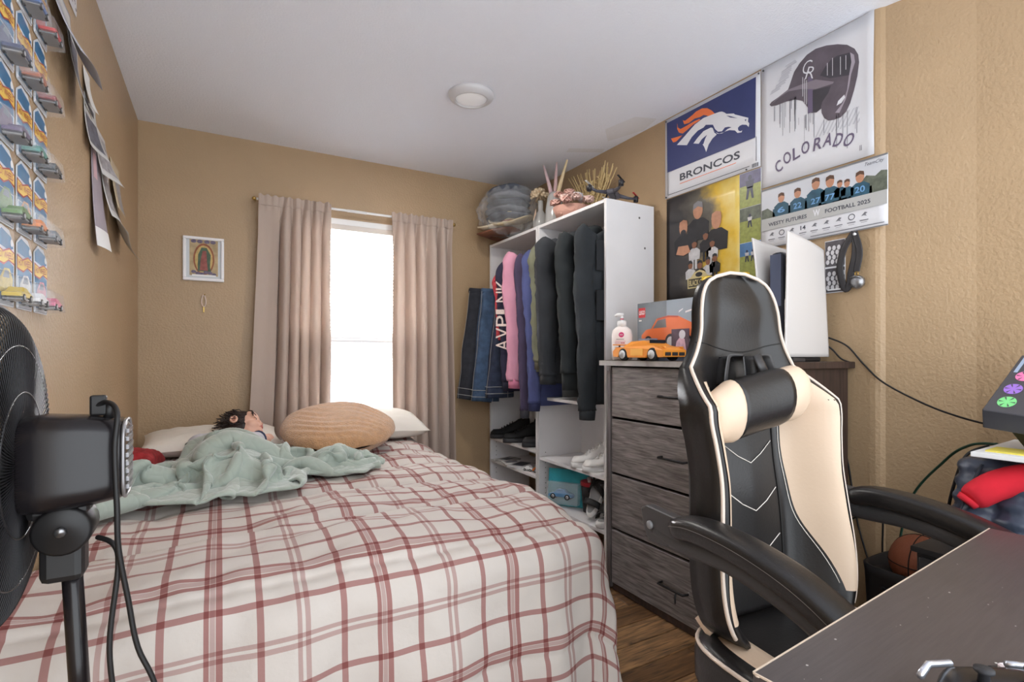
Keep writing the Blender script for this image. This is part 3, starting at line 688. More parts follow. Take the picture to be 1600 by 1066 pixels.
def garment(name, label, cat, y, ztop, zbot, xf, xb, th, m, slv=None, cuff=None, hood=False, seed=0, lean=0.0, hem=None, neck=.055, slw=.05, slx=0.0, group=None):
    o = root(name, label, cat, ((xf+xb)/2, y, ztop), group=group); hw = (xb-xf)/2; H = ztop-zbot
    R = []
    for i in range(19):
        b = i/18; z = -H*b
        if b < .16: a = neck+(hw-neck)*math.sin(b/.16*pi/2)**.8; tt = th*(.35+.65*b/.16)
        else: a = hw*(1+.02*nz(b*4, seed)); tt = th*(1+.12*nz(b*3, seed, 3))
        R.append([(p[0], p[1]+.020*nz(p[0]*16+seed, z*3, seed)*min(1, b*4), p[2]+.004*nz(p[0]*20, seed)) for p in superring(lean*z*.3, .006*nz(b*2, seed), a, tt, z, 30, .75, seed+b*2, .05*min(1, b*3), 6)])
    v, f = rings(R); mesh('body', v, f, m, o, True)
    if hem: tube('hem_band', R[-1], .012, hem, o, 6, True)
    if slv:
        for sg in (-1, 1):
            L_ = ztop-slv; x0 = sg*(hw-.015)
            pts = [(x0-sg*.02, 0, -.035), (x0+sg*(.012), -.004, -.10), (x0+sg*(.012+slx), -.012, -L_*.35), (x0+sg*(.004+slx), -.018+.01*nz(seed, 1), -L_*.65), (x0-sg*.004+sg*slx, -.014, -L_*.97)]
            sp_ = spline(pts, 9); rr = []
            for i in range(len(sp_)):
                b = i/(len(sp_)-1); rr.append(slw*(.8+.2*math.sin(min(1, b*5)*pi/2))*(1-.22*b)*(1+.07*nz(b*6, seed, sg)))
            vv, ff = tubevf(sp_, rr, 16, False, (1.0, .74), (0, 1, 0))
            for q in range(len(vv)):
                c_ = sp_[q//16]; th_ = 2*pi*(q % 16)/16; d_ = vv[q]-c_; k_ = .30*nz(math.cos(th_)*1.4+seed, math.sin(th_)*1.4+sg, c_.z*5)-.42*abs(nz(math.cos(th_)*1.2+seed*2, math.sin(th_)*.8, c_.z*13+math.cos(th_)*2))+.10
                vv[q] = c_+d_*(1+k_)
            mesh('sleeve', vv, ff, m, o, True)
            e = sp_[-1]
            if cuff: tube('cuff', [e+Vector((0, 0, .012)), e+Vector((0, 0, -.01)), e+Vector((sg*.002, 0, -.05))], [slw*.68, slw*.7, slw*.66], cuff, o, 12, flat=(1, .8), up=(0, 1, 0))
    if hood:
        for q in range(2):
            pts = [(.085*math.cos(t)*(1-.12*q)-.09, .050*math.sin(t)*(1-.1*q)-.012, -.012+.035*math.cos(t)-q*.024+.008*math.sin(3*t+q)) for t in [i/20*2*pi for i in range(20)]]
            tube('hood', pts, [.028+.007*math.sin(3*i/20*2*pi+q*2) for i in range(20)], m, o, 10, True)
        tube('hood_lining', [(-.13+.02*i, -.04-.004*i, .01-.012*i) for i in range(5)], .010, M('hood_grey', (92, 94, 98), .9), o, 8)
    return o
def cl(name, rgb, r=.9, var=.18, vs=9, b=(60, .25)): return M(name, rgb, r, var=var, vscale=vs, bump=b)
st = M('white_stitching', (168, 166, 164), .9)
def jeans(label, y, x0, x1, zt, zb, m, seed, hz=.0):
    o = root('jeans', label, 'jeans', ((x0+x1)/2, y, zt), group='jeans on hangers'); R = []; hw = (x1-x0)/2
    for i in range(20):
        b = i/19; z = -(zt-zb)*b; a = hw*(.82+.22*b+.05*nz(b*4, seed)); t = (.020+.03*min(1, b*5))*(1+.15*nz(b*5, seed, 2)); off = -.055*b+.02*nz(b*3, seed)
        R.append([(p[0], p[1]+.008*nz(p[0]*14, z*5, seed), p[2]+(p[0]*hz if i == 19 else 0)) for p in superring(off, 0, a, t, z, 28, .7, seed+b*3, .06, 5)])
    v, f = rings(R); mesh('denim_leg', v, f, m, o, True)
    for k in (14, 22): tube('side_seam', [Vector(R[i][k])*1.0+Vector((-.002 if k == 14 else 0, -.002, 0)) for i in range(20)], .0014, st, o, 4)
    for dz in (.03, .075): tube('hem_stitch', [Vector(p)+Vector((0, 0, dz)) for p in R[-1]], .0018, st, o, 4, True)
    tube('waist_fold', [(-hw*.8, 0, .0), (hw*.8, 0, .0)], .022, m, o, 10)
    return o
denimd = cl('denim_black', (44, 46, 54), .9, .35, 25); denimb = cl('denim_blue', (66, 88, 116), .9, .4, 22); denimi = cl('denim_indigo', (48, 56, 78), .9, .35, 24)
jeans('black denim jeans with white stitching, hung nearest the window', 3.31, 1.50, 1.74, 1.57, .79, denimd, 3, -.16)
jeans('faded blue denim jeans hung between two darker pairs', 3.21, 1.55, 1.74, 1.56, .80, denimb, 7, -.05)
jeans('indigo denim jeans with blue hems hung next to the red top', 3.14, 1.62, 1.82, 1.46, .83, denimi, 12)
hanger(3.30, 'tilted wire hanger holding the black jeans', m=hgw, x=1.90, tip=.05, sp=.20, drop=.09); hanger(3.21, 'wire hanger above the faded blue jeans', m=hgw, x=1.91, tip=.03, drop=.10); hanger(3.13, 'wire hanger above the indigo jeans', m=hgw, drop=.12)
gp = 'tops hanging on the wardrobe rods'
garment('t_shirt', 'red top squeezed beside the jeans', 'shirt', 3.085, 1.70, 1.22, 1.625, 2.06, .020, cl('red_cotton', (196, 70, 80)), 1.36, None, seed=2, slw=.04, group=gp)
garment('jacket', 'charcoal jacket between the red top and the lettered sweatshirt', 'jacket', 3.06, 1.735, 1.02, 1.65, 2.07, .026, cl('charcoal_cotton', (56, 54, 62)), 1.04, None, seed=5, slw=.042, group=gp)
lt_ = garment('sweatshirt', 'dark navy sweatshirt with sequin letters down the sleeve', 'sweatshirt', 3.01, 1.75, .88, 1.64, 2.07, .034, cl('navy_cotton', (50, 48, 70)), .92, cl('navy_rib', (44, 44, 62)), seed=9, slw=.062, group=gp)
sq = M('sequin_letters', (216, 196, 186), .35, .3, var=.35, vscale=160)
zd = Vector((0, 0, 1)); ud = Vector((-.87, .49, 0)); nd = zd.cross(ud)
for k, ch in enumerate('AVPINK'):
    t_ = text('sequin_letter', ch, 0, 0, .068 if ch != 'I' else .03, .085, 0, sq, lt_)
    m_ = Matrix.Identity(4)
    for c_, ax_ in enumerate((zd, ud, nd)):
        for r_ in range(3): m_[r_][c_] = ax_[r_]
    zz_ = -.60+k*.078; m_.translation = Vector((-.215-.008, .0, zz_))+nd*.075-ud*.035
    t_.matrix_local = m_
garment('sweatshirt', 'pink sweatshirt hung beside the lettered navy one', 'sweatshirt', 2.905, 1.785, .955, 1.63, 2.07, .045, cl('pink_fleece', (214, 152, 174), .95, .10), .93, cl('pink_rib', (218, 132, 160)), seed=14, slw=.064, group=gp)
garment('shirt', 'long cream shirt showing its hem below the pink sweatshirt', 'shirt', 2.862, 1.76, .86, 1.68, 2.06, .018, cl('cream_knit', (190, 180, 172)), None, None, seed=4, group=gp)
garment('sweatshirt', 'long plum sweatshirt with its hem hanging low', 'sweatshirt', 2.832, 1.77, .83, 1.66, 2.07, .020, cl('plum_cotton', (76, 66, 92)), .74, cl('grey_rib', (72, 72, 80)), seed=19, slw=.045, group=gp)
garment('hoodie', 'royal blue hoodie between the pink and the olive sweatshirts', 'hoodie', 2.692, 1.775, .81, 1.645, 2.07, .032, cl('royal_cotton', (78, 86, 134)), .80, cl('navy_rib2', (52, 56, 92)), seed=23, slw=.056, group=gp)
garment('sweatshirt', 'olive green sweatshirt with dark ribbed cuffs', 'sweatshirt', 2.607, 1.785, 1.02, 1.64, 2.07, .036, cl('olive_fleece', (122, 124, 104)), 1.06, cl('olive_rib', (98, 96, 84)), seed=27, slw=.062, group=gp)
garment('t_shirt', 'orange top beside the olive sweatshirt', 'shirt', 2.545, 1.76, 1.20, 1.66, 2.06, .020, cl('orange_cotton', (216, 124, 62)), 1.42, None, seed=31, slw=.042, group=gp)
blkc = cl('black_fleece', (48, 50, 54), .95, .2, 8)
garment('hoodie', 'black hoodie with a bunched hood', 'hoodie', 2.455, 1.79, .96, 1.60, 2.07, .052, blkc, .98, cl('black_rib', (44, 46, 50)), True, 37, slw=.072, slx=.012, group=gp)
garment('trousers', 'grey sweatpants folded low behind the black hoodie', 'trousers', 2.375, 1.50, .885, 1.66, 2.05, .030, cl('grey_sweats', (78, 80, 82)), None, None, seed=41, group=gp)
garment('hoodie', 'second black hoodie hung behind the patch pocket jacket', 'hoodie', 2.30, 1.79, .93, 1.62, 2.07, .045, cl('black_fleece_b', (42, 46, 48), .95, .2), 1.0, None, True, 43, slw=.064, group=gp)
jk = garment('jacket', 'long black jacket with patch pockets next to the side panel', 'jacket', 2.185, 1.80, .86, 1.66, 2.07, .050, cl('black_jersey', (46, 50, 54), .95, .2), .80, cl('black_rib3', (58, 62, 66)), False, 47, slw=.066, slx=.004, group=gp)
for z in (-.16, -.42): box('patch_pocket', (-.10, -.056, z), (.13, .010, .16), cl('black_patch', (40, 42, 46)), jk, .004)
box('clip', (-.03, -.05, -.01), (.02, .012, .06), M('clip_chrome', (180, 180, 184), .3, .7), jk, .003)
for y, l in ((3.075, 'red top'), (3.06, 'charcoal jacket'), (3.01, 'lettered sweatshirt'), (2.905, 'pink sweatshirt'), (2.832, 'plum sweatshirt'), (2.692, 'royal blue hoodie'), (2.607, 'olive sweatshirt'), (2.545, 'orange top'), (2.455, 'black hoodie'), (2.375, 'grey sweatpants'), (2.30, 'second black hoodie'), (2.185, 'patch pocket jacket')):
    hanger(y, 'black hanger holding the '+l, sp=.15, drop=.05, z=1.813, r=.0035)

# ------------------------------------------------------------------ shoes and small things on the wardrobe shelves
def shoe(name, label, loc, rz, m, sole, L=.28, hi=.10, group=None, tag_=True, rx=0.0):
    o = root(name, label, 'shoe', loc, (rx, 0, rz), group); R = []
    for i in range(15):
        b = i/14; x = (b-.5)*L; w = .036+.013*math.sin(b*pi)**.6-(.004 if b < .3 else 0)
        if b < .06: w *= .75
        if b > .93: w *= (1-(b-.93)/.07*.6)
        h = hi*(1-.12*b) if b < .34 else hi*(.86-.62*min(1, (b-.34)/.5)) if b < .84 else hi*.26
        h = max(h, .042)*(1-.45*max(0, (b-.94)/.06)); R.append([(x, w*math.cos(t)*(1.0 if math.sin(t) < .2 else .82), .022+max(-.0, h*(.5+.5*math.sin(t)))) for t in [k/16*2*pi for k in range(16)]])
    v, f = rings(R); mesh('upper', v, f, m, o, True)
    def sr(z, k): return [((b-.5)*(L+.012)*(1), 0, z) for b in (0,)] and [(((L+.012)/2)*c*1.0, (.046 if c > -.2 else .040)*s*k, z) for c, s in [(math.copysign(abs(math.cos(t))**.6, math.cos(t)), math.copysign(abs(math.sin(t))**.8, math.sin(t))) for t in [i/26*2*pi for i in range(26)]]]
    v, f = rings([sr(0, .96), sr(.012, 1.0), sr(.030, .98)]); mesh('sole', v, f, sole, o, True)
    for k in range(5):
        b = .42+k*.07; x = (b-.5)*L; z = .026+hi*(.86-.62*min(1, (b-.34)/.5))
        tube('lace', [(x, -.024, z-.012), (x+.006, 0, z+.002), (x+.012, .024, z-.010)], .0034, sole if not tag_ else m, o, 6)
    tube('tongue', [(-.06, 0, hi*.9), (-.085, 0, hi+.022), (-.088, 0, hi+.04)], [.022, .02, .014], m, o, 8, flat=(1, .3))
    box('heel_tab', (-L/2+.012, 0, hi+.01), (.012, .03, .035), m, o, .004)
    return o
bs = M('black_suede', (34, 34, 36), .75, bump=(60, .3)); bsole = M('black_sole', (52, 52, 56), .6)
ws = M('white_leather', (232, 230, 228), .45, bump=(30, .4, .006)); wsole = M('white_sole', (222, 221, 220), .5)
shoe('sneaker', 'black suede sneaker nearest the window wall, on the upper shoe shelf', (1.86, 3.33, .515), 2.86, bs, bsole, .29, .115, 'black sneakers')
shoe('sneaker', 'black suede sneaker in the middle of the upper shoe shelf', (1.85, 3.12, .515), 2.92, bs, bsole, .29, .115, 'black sneakers')
shoe('sneaker', 'low grey black shoe beside the divider panel', (1.87, 2.91, .515), 2.90, M('dark_grey_suede', (66, 64, 66), .8), bsole, .27, .07, 'black sneakers')
shoe('sneaker', 'white chunky sneaker on the middle shelf, farther one of the pair', (1.885, 2.36, .482), 2.9, ws, wsole, .30, .135, 'white sneakers', False)
shoe('sneaker', 'white chunky sneaker on the middle shelf, next to the dresser', (1.875, 2.24, .482), 2.9, ws, wsole, .30, .14, 'white sneakers', False)
# papers, game cases and toys on the lower shelf
def slab(name, label, cat, c, s, m, rz=0, rx=0, parts=None):
    o = root(name, label, cat, c, (rx, 0, rz)); box('cover', (0, 0, s[2]/2), s, m, o, .002, 1)
    if parts: parts(o)
    return o
slab('booklet', 'pale grey booklet lying on the low shelf by the window wall', 'booklet', (1.83, 3.31, .352), (.16, .11, .012), M('paper_grey', (196, 194, 194), .7, var=.4, vscale=20), .3, parts=lambda o: flat('cover_print', [rect(-.05, -.03, .03, .03)], .0128, M('print_dark', (90, 92, 100), .6), o))
slab('game_case', 'dark screened tablet case lying among the booklets', 'case', (1.82, 3.10, .352), (.18, .13, .014), M('case_white', (206, 204, 206), .5), .5, parts=lambda o: flat('screen', [rect(-.065, -.045, .065, .045)], .0146, M('screen_dark', (52, 54, 66), .3), o))
slab('booklet', 'folded white leaflet next to the orange toy', 'booklet', (1.81, 3.21, .352), (.14, .10, .010), M('paper_white', (220, 218, 216), .7), -.2, parts=lambda o: flat('cover_print', [rect(-.05, -.02, .04, .035)], .0108, M('print_mid', (140, 140, 150), .6), o))
def toycar(name, label, loc, rz, m, L=.09, W=.04, H=.03, sc=1.0):
    o = root(name, label, 'toy car', loc, (0, 0, rz)); toybody(o, L, W, H, m); return o
tyre = M('tyre_black', (28, 28, 30), .7); rimm = M('rim_silver', (186, 186, 190), .35, .5); glassd = M('dark_glass', (34, 36, 42), .15)
def toybody(o, L, W, H, m, wheels=True):
    prof = [(-.5, .22), (-.5, .5), (-.42, .6), (-.28, .64), (-.14, 1.0), (.12, 1.0), (.28, .62), (.46, .5), (.5, .38), (.5, .2)]
    n = len(prof); R = []
    for s, k in ((-1, .92), (-.86, 1.0), (.86, 1.0), (1, .92)):
        R.append([(p[0]*L*(1 if abs(s) < .9 else .985), s*W/2*(1 if p[1] < .7 else .82), .004+p[1]*H*(k if p[1] > .45 else 1)) for p in prof])
    v, f = rings(R); mesh('car_body', v, f, m, o, False)
    for s in (-1, 1):
        mesh('side_window', [(-.16*L, s*(W/2*.93), H*.66), (.20*L, s*(W/2*.93), H*.66), (.10*L, s*(W/2*.84), H*.97), (-.12*L, s*(W/2*.84), H*.97)], [(0, 1, 2, 3)], glassd, o)
    mesh('windscreen', [(.275*L, -.38*W, H*.68), (.275*L, .38*W, H*.68), (.14*L, .34*W, H*1.03), (.14*L, -.34*W, H*1.03)], [(0, 1, 2, 3)], glassd, o)
    if wheels:
        for x in (-.30, .30):
            for s in (-1, 1):
                w_ = lathe('wheel', [(0, -W*.08), (H*.27, -W*.08), (H*.30, -W*.04), (H*.30, W*.06), (H*.27, W*.08), (0, W*.08)], tyre, o, 16, (x*L, s*(W/2-W*.03), H*.30), 'Y')
                lathe('rim', [(0, -W*.01), (H*.19, -W*.01), (H*.19, W*.01), (0, W*.01)], rimm, w_, 10, (x*L, s*(W/2+W*.055), H*.30), 'Y')
toycar('toy_car', 'little orange toy car on the low wardrobe shelf', (1.83, 2.86, .352), 2.4, M('toy_orange', (226, 118, 46), .35), .11, .05, .045)
toycar('toy_car', 'little white toy car on the low wardrobe shelf', (1.785, 2.945, .352), 2.0, M('toy_white', (232, 232, 232), .35), .075, .035, .03)
tp = root('toy_package', 'clear boxed blue toy car leaning on the bottom shelf', 'toy box', (1.815, 2.56, .20), (0, .12, .62))
box('backing_card', (.03, 0, .115), (.004, .26, .22), M('teal_card', (60, 178, 190), .5, var=.4, vscale=9), tp)
box('clear_window', (-.005, .02, .085), (.06, .20, .13), M('clear_plastic', (240, 246, 250), .05, alpha=.25, spec=.8), tp, .006)
tc_ = bpy.data.objects.new('blue_toy', None); C.objects.link(tc_); tc_.parent = tp; tc_.location = (-.01, .03, .05); tc_.rotation_euler = (0, 0, 1.5708)
toybody(tc_, .15, .05, .055, M('toy_blue', (96, 150, 196), .35)); 
pt = root('pen_pot', 'black pot with a red rim on the bottom shelf', 'pot', (1.90, 2.43, .20))
lathe('pot_body', [(0, 0), (.045, 0), (.058, .16), (.054, .16), (.042, .01), (0, .01)], M('pot_black', (36, 34, 36), .5), pt, 20)
lathe('pot_rim', [(.052, .155), (.061, .155), (.061, .178), (.052, .178)], M('pot_red', (176, 36, 48), .5), pt, 20)
for i in range(5): tube('wrapped_candy', [(.02*math.cos(i*1.3), .025*math.sin(i*1.9), .13), (.03*math.cos(i*1.3), .03*math.sin(i*1.9), .195)], .010, M('candy_wrap%d' % (i % 2), [(220, 190, 190), (230, 228, 226)][i % 2], .5), pt, 6)
def sandal(label, loc, rot):
    o = root('sandal', label, 'sandal', loc, rot, 'slide sandals'); R = []
    for z, k in ((0, .95), (.008, 1), (.026, 1), (.03, .95)):
        R.append([(.14*k*math.cos(t), (.050 if math.cos(t) > 0 else .040)*k*math.copysign(abs(math.sin(t))**.8, math.sin(t)), z) for t in [i/28*2*pi for i in range(28)]])
    v, f = rings(R); mesh('footbed', v, f, M('sandal_white', (226, 224, 222), .6), o, True)
    mesh('insole', [(p[0]*.93, p[1]*.9, .0312) for p in R[-1]], [tuple(range(28))], M('sandal_grey', (150, 150, 150), .8), o)
    for x0, x1 in ((.07, -.01), (.0, .08), (-.07, -.075)):
        def sf(a, b, x0=x0, x1=x1):
            t = a*pi; return (x0+(x1-x0)*a+(b-.5)*.035, .052*math.cos(t), .028+.045*math.sin(t))
        grid('strap', 14, 4, sf, M('sandal_black', (38, 38, 40), .7), o, thick=.004)
    return o
sandal('white soled sandal with black crossed straps leaning up in the bottom bay', (1.86, 2.30, .335), (0, -.95, .25))
sandal('grey topped sandal lying flat beneath the upright one', (1.87, 2.20, .205), (0, 0, .25))

# ------------------------------------------------------------------ things on top of the wardrobe
strw = M('straw', (206, 186, 148), .85, bump=(120, .5), var=.15, vscale=40)
def hat(label, loc, rot, r, m, band):
    o = root('hat', label, 'hat', loc, rot, 'hats under the plastic bag')
    prof = [(r, .018), (r*.98, .010), (r*.8, 0), (r*.5, 0), (r*.46, .03), (r*.42, .09), (r*.3, .105), (0, .10)]
    R = [[(p[0]*math.cos(t)*1.12, p[0]*math.sin(t), p[1]+(.035*abs(math.sin(t))**2 if p[0] > r*.75 else 0)) for t in [i/36*2*pi for i in range(36)]] for p in prof]
    v, f = rings(R, True, False); h_ = mesh('straw_shell', v, f, m, o, True); md = h_.modifiers.new('t', 'SOLIDIFY'); md.thickness = .004
    tube('band', [(r*.475*math.cos(t)*1.12, r*.475*math.sin(t), .026) for t in [i/30*2*pi for i in range(30)]], .009, band, o, 6, True, flat=(.4, 1.2), up=(0, 0, 1))
    return o
brn = M('brown_felt', (120, 76, 56), .9); crm = M('cream_straw', (222, 208, 182), .85, bump=(120, .5))
hat('brown felt hat at the bottom of the hat stack', (1.74, 3.27, 1.955), (0, 0, .2), .15, brn, brn)
hat('pale straw hat in the middle of the hat stack', (1.745, 3.26, 2.0), (0.03, -.05, .3), .155, crm, brn)
hat('cream straw hat with a floral band on top of the hat stack', (1.78, 3.17, 2.035), (0.05, -.25, .5), .15, strw, M('floral_band', (170, 110, 90), .8, var=.5, vscale=80))
cls = root('folded_clothes', 'dark clothes bundled on the hats in clear plastic', 'clothes', (1.77, 3.20, 2.10))
for i in range(5):
    def ff(a, b, i=i):
        t = a*2*pi; p = b*pi; return (.15*math.sin(p)*math.cos(t)+.02*nz(a*6, b*6, i), .17*math.sin(p)*math.sin(t)+.02*nz(a*6, b*6, i+9), .045*i-.02+.035*math.cos(p)+.015*nz(a*8, b*5, i*3))
    grid('bundle_fold', 22, 10, ff, cl('bundle%d' % i, [(70, 74, 88), (96, 98, 106), (58, 60, 72), (120, 122, 130), (82, 86, 98)][i]), cls)
plb = bpy.data.materials.new('clear_film'); plb.use_nodes = True
N = plb.node_tree.nodes; b_ = N['Principled BSDF']; b_.inputs['Base Color'].default_value = (.9, .92, .95, 1); b_.inputs['Roughness'].default_value = .12; b_.inputs['Alpha'].default_value = .16; b_.inputs['Specular IOR Level'].default_value = .9
def bag(a, b):
    t = a*2*pi; p = b*pi; k = .92+.16*nz(math.cos(t)*3, math.sin(t)*3, b*5)+.16*abs(nz(math.cos(t)*6, math.sin(t)*6, b*9))+.10*abs(nz(math.cos(t)*15, math.sin(t)*15, b*24))
    return (1.76+.205*math.sin(p)**.7*math.cos(t)*k, 3.18+.235*math.sin(p)**.7*math.sin(t)*k, 2.12+.16*math.cos(p)*k-.05*math.sin(t)*math.sin(p)*0)
tag(grid('plastic_bag', 130, 70, bag, plb), 'crumpled clear plastic bag over the clothes and hats on the wardrobe', 'plastic bag')
gl = M('frosted_glass', (206, 206, 204), .15, alpha=.6, spec=.7)
v1 = root('bottle_vase', 'frosted bottle vase with a cream dried bloom', 'vase', (1.85, 2.90, 1.935))
lathe('glass_bottle', [(0, 0), (.045, 0), (.052, .02), (.052, .09), (.03, .125), (.017, .14), (.017, .20), (.020, .205)], gl, v1, 24)
bl0 = []
for i in range(60):
    t = random.uniform(0, 2*pi); p = random.uniform(0, 2.0); d = Vector((math.sin(p)*math.cos(t), math.sin(p)*math.sin(t), math.cos(p)*.8)); c = Vector((0, 0.01, .25)); bl0.append([c, c+d*.035, c+d*.065+Vector((0, 0, -.01))])
tubes('dried_bloom', bl0, .008, M('pampas_cream', (216, 196, 166), .95), v1, 5)
tube('paper_tag', [(-.05, -.02, .14), (-.062, -.03, .10), (-.075, -.03, .06)], [.004, .016, .004], M('kraft_tag', (206, 180, 156), .8), v1, 6, flat=(1, .2))
v2 = root('glass_vase', 'tall clear glass vase with pink pampas grass', 'vase', (1.85, 2.735, 1.935))
lathe('glass_body', [(0, 0), (.062, 0), (.064, .02), (.058, .10), (.045, .19), (.030, .215), (.026, .212), (.040, .18), (.052, .10), (.055, .02), (0, .014)], gl, v2, 26)
for i, (dx, dy) in enumerate(((-.03, .05), (.0, -.02), (.02, -.08))):
    pl = [(0, 0, .1), (dx*.5, dy*.5, .24), (dx*1.5, dy*1.2, .40)]
    tube('pampas_plume', pl, [.004, .014, .005], M('pampas_pink%d' % i, [(196, 170, 172), (190, 160, 160), (206, 186, 150)][i], .95, bump=(200, 1)), v2, 7, k=4)
bq = root('dried_bouquet', 'sand coloured dried fern bouquet standing behind the roses', 'dried flowers', (2.02, 2.56, 1.935))
lst = []
for i in range(70):
    a = random.uniform(-.75, .75); b = random.uniform(-.5, .2); ln = random.uniform(.18, .36); pts = [(0, 0, 0)]
    for k in range(1, 5): pts.append((b*ln*k/4*.35+random.uniform(-.008, .008), a*ln*k/4+random.uniform(-.008, .008), ln*k/4))
    lst.append(pts)
    for k in (2, 3): lst.append([pts[k], Vector(pts[k])+Vector((random.uniform(-.02, .02), random.uniform(-.04, .04), random.uniform(.01, .03)))])
tubes('dried_stems', lst, .0032, M('dried_fern', (200, 176, 128), .95), bq, 5)
bk = root('flower_basket', 'basket of dusty pink fabric roses on the wardrobe edge', 'flowers', (1.83, 2.52, 1.935))
lathe('basket', [(0, 0), (.09, 0), (.115, .06), (.11, .06), (.085, .008), (0, .008)], M('basket_rose', (196, 150, 134), .9, bump=(70, 1)), bk, 24)
for i in range(13):
    t = i*2.4; r = .035*math.sqrt(i); c = Vector((r*math.cos(t)*.8-.01, r*math.sin(t)*1.2, .075+.05*(1-i/13)+(.06 if i in (3, 6, 8) else 0)))
    def rose(a, b, c=c, i=i):
        th = a*2*pi*3.2; rr = .006+.030*b*(.5+.5*a); return (c.x+rr*math.cos(th), c.y+rr*math.sin(th), c.z+.022*(1-b)+.014*math.sin(th*2.7+i)*b)
    grid('rose', 46, 4, rose, M('rose_%d' % (i % 3), [(216, 172, 160), (226, 196, 186), (224, 220, 222)][i % 3], .85), bk, thick=.002)
dr = root('toy_drone', 'dark grey folding toy drone lying across the wardrobe corner', 'drone', (1.84, 2.16, 1.985), (0, 0.05, .55))
dg = M('drone_grey', (78, 76, 84), .45); dk = M('drone_dark', (40, 38, 42), .4)
box('body', (0, 0, 0), (.11, .05, .03), dg, dr, .01)
for i, (sx, sy, pc) in enumerate(((-1, -1, (40, 38, 40)), (-1, 1, (226, 222, 216)), (1, -1, (206, 70, 70)), (1, 1, (226, 222, 216)))):
    e = Vector((sx*.135, sy*.085, .004)); tube('arm', [(sx*.04, sy*.018, 0), (sx*.09, sy*.06, -.004), e], [.012, .008, .007], dg, dr, 8)
    lathe('motor', [(0, -.018), (.013, -.018), (.014, .01), (.006, .016), (0, .016)], dk, dr, 14, tuple(e))
    box('propeller', tuple(e+Vector((0, 0, .019))), (.11, .010, .002), M('prop%d' % i, pc, .5), dr, 0, rot=Matrix.Rotation(.6+i, 3, 'Z') if False else None)
tube('foot', [(-.04, -.02, -.012), (-.05, -.03, -.05)], .004, dk, dr, 6); tube('foot', [(.04, .02, -.012), (.05, .03, -.05)], .004, dk, dr, 6); tube('foot', [(-.04, .02, -.012), (-.05, .03, -.05)], .004, dk, dr, 6)

# ------------------------------------------------------------------ dresser and the things on it
def woodmat(name, c1, c2, sc, rough=.5):
    m = bpy.data.materials.new(name); m.use_nodes = True; N = m.node_tree.nodes; L = m.node_tree.links; b = N['Principled BSDF']
    tc = N.new('ShaderNodeTexCoord'); mp = N.new('ShaderNodeMapping'); mp.inputs['Scale'].default_value = sc; L.new(tc.outputs['Object'], mp.inputs[0])
    n = N.new('ShaderNodeTexNoise'); n.inputs['Scale'].default_value = 4; n.inputs['Detail'].default_value = 9; n.inputs['Distortion'].default_value = .7; L.new(mp.outputs[0], n.inputs['Vector'])
    r = N.new('ShaderNodeValToRGB'); e = r.color_ramp.elements; e[0].position = .32; e[0].color = lin(c1); e[1].position = .68; e[1].color = lin(c2)
    L.new(n.outputs[0], r.inputs[0]); L.new(r.outputs[0], b.inputs['Base Color']); b.inputs['Roughness'].default_value = rough
    bp = N.new('ShaderNodeBump'); bp.inputs['Strength'].default_value = .15; bp.inputs['Distance'].default_value = .004; L.new(n.outputs[0], bp.inputs['Height']); L.new(bp.outputs[0], b.inputs['Normal'])
    return m
wfront = woodmat('weathered_grey_wood', (82, 75, 72), (140, 133, 130), (2, 2.2, 26)); wside = woodmat('wenge_side', (44, 32, 28), (66, 48, 42), (16, 16, 1.2), .45); wtop = woodmat('weathered_top_sheen', (140, 135, 132), (186, 182, 180), (20, 2, 2))  # wtop: weathered wood, paled so the top edge's reflected light sits in its colour
DZ = 1.095
ds = root('dresser', 'tall four drawer dresser with weathered grey wood drawer fronts', 'dresser', (1.85, 1.525, 0))
box('side_panel', (.012, -.42, DZ/2-.01), (.455, .018, DZ-.03), wside, ds, .001, 1); box('side_panel', (.012, .42, DZ/2-.01), (.455, .018, DZ-.03), wside, ds, .001, 1)
box('back_panel', (.236, 0, DZ/2), (.006, .82, DZ-.06), wside, ds)
box('top_panel', (0.0, 0, DZ-.0125), (.51, .895, .025), wside, ds, .002, 1)
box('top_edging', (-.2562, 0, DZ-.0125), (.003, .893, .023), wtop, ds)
for s in (-1, 1): box('front_stile', (-.222, s*.408, .53), (.02, .024, 1.03), woodmat('stile_wood%d' % s, (66, 60, 58), (104, 98, 96), (20, 20, 1.5)), ds, .001, 1)
box('plinth', (-.205, 0, .026), (.02, .80, .045), wside, ds)
hdl = M('handle_black', (32, 31, 33), .35, .4)
for i, (z0, z1) in enumerate(((.826, 1.066), (.562, .82), (.300, .556), (.036, .294))):
    d_ = box('drawer', (-.2155, 0, (z0+z1)/2), (.02, .788, z1-z0-.006), wfront, ds, .002, 1)
    box('drawer_box', (0, 0, (z0+z1)/2), (.40, .74, z1-z0-.05), M('drawer_inner', (90, 80, 74), .8), ds)
    tube('handle', [(-.226, -.07, (z0+z1)/2), (-.252, -.066, (z0+z1)/2), (-.254, .066, (z0+z1)/2), (-.226, .07, (z0+z1)/2)], .005, hdl, d_, 8)
    for ch in d_.children: ch.matrix_parent_inverse = Matrix.Identity(4)
lk = tube('pull_chain', [(-.254, -.03, .16), (-.258, -.032, .14), (-.256, -.03, .12)], .004, M('chain_dark', (60, 60, 62), .3, .8), ds, 6)

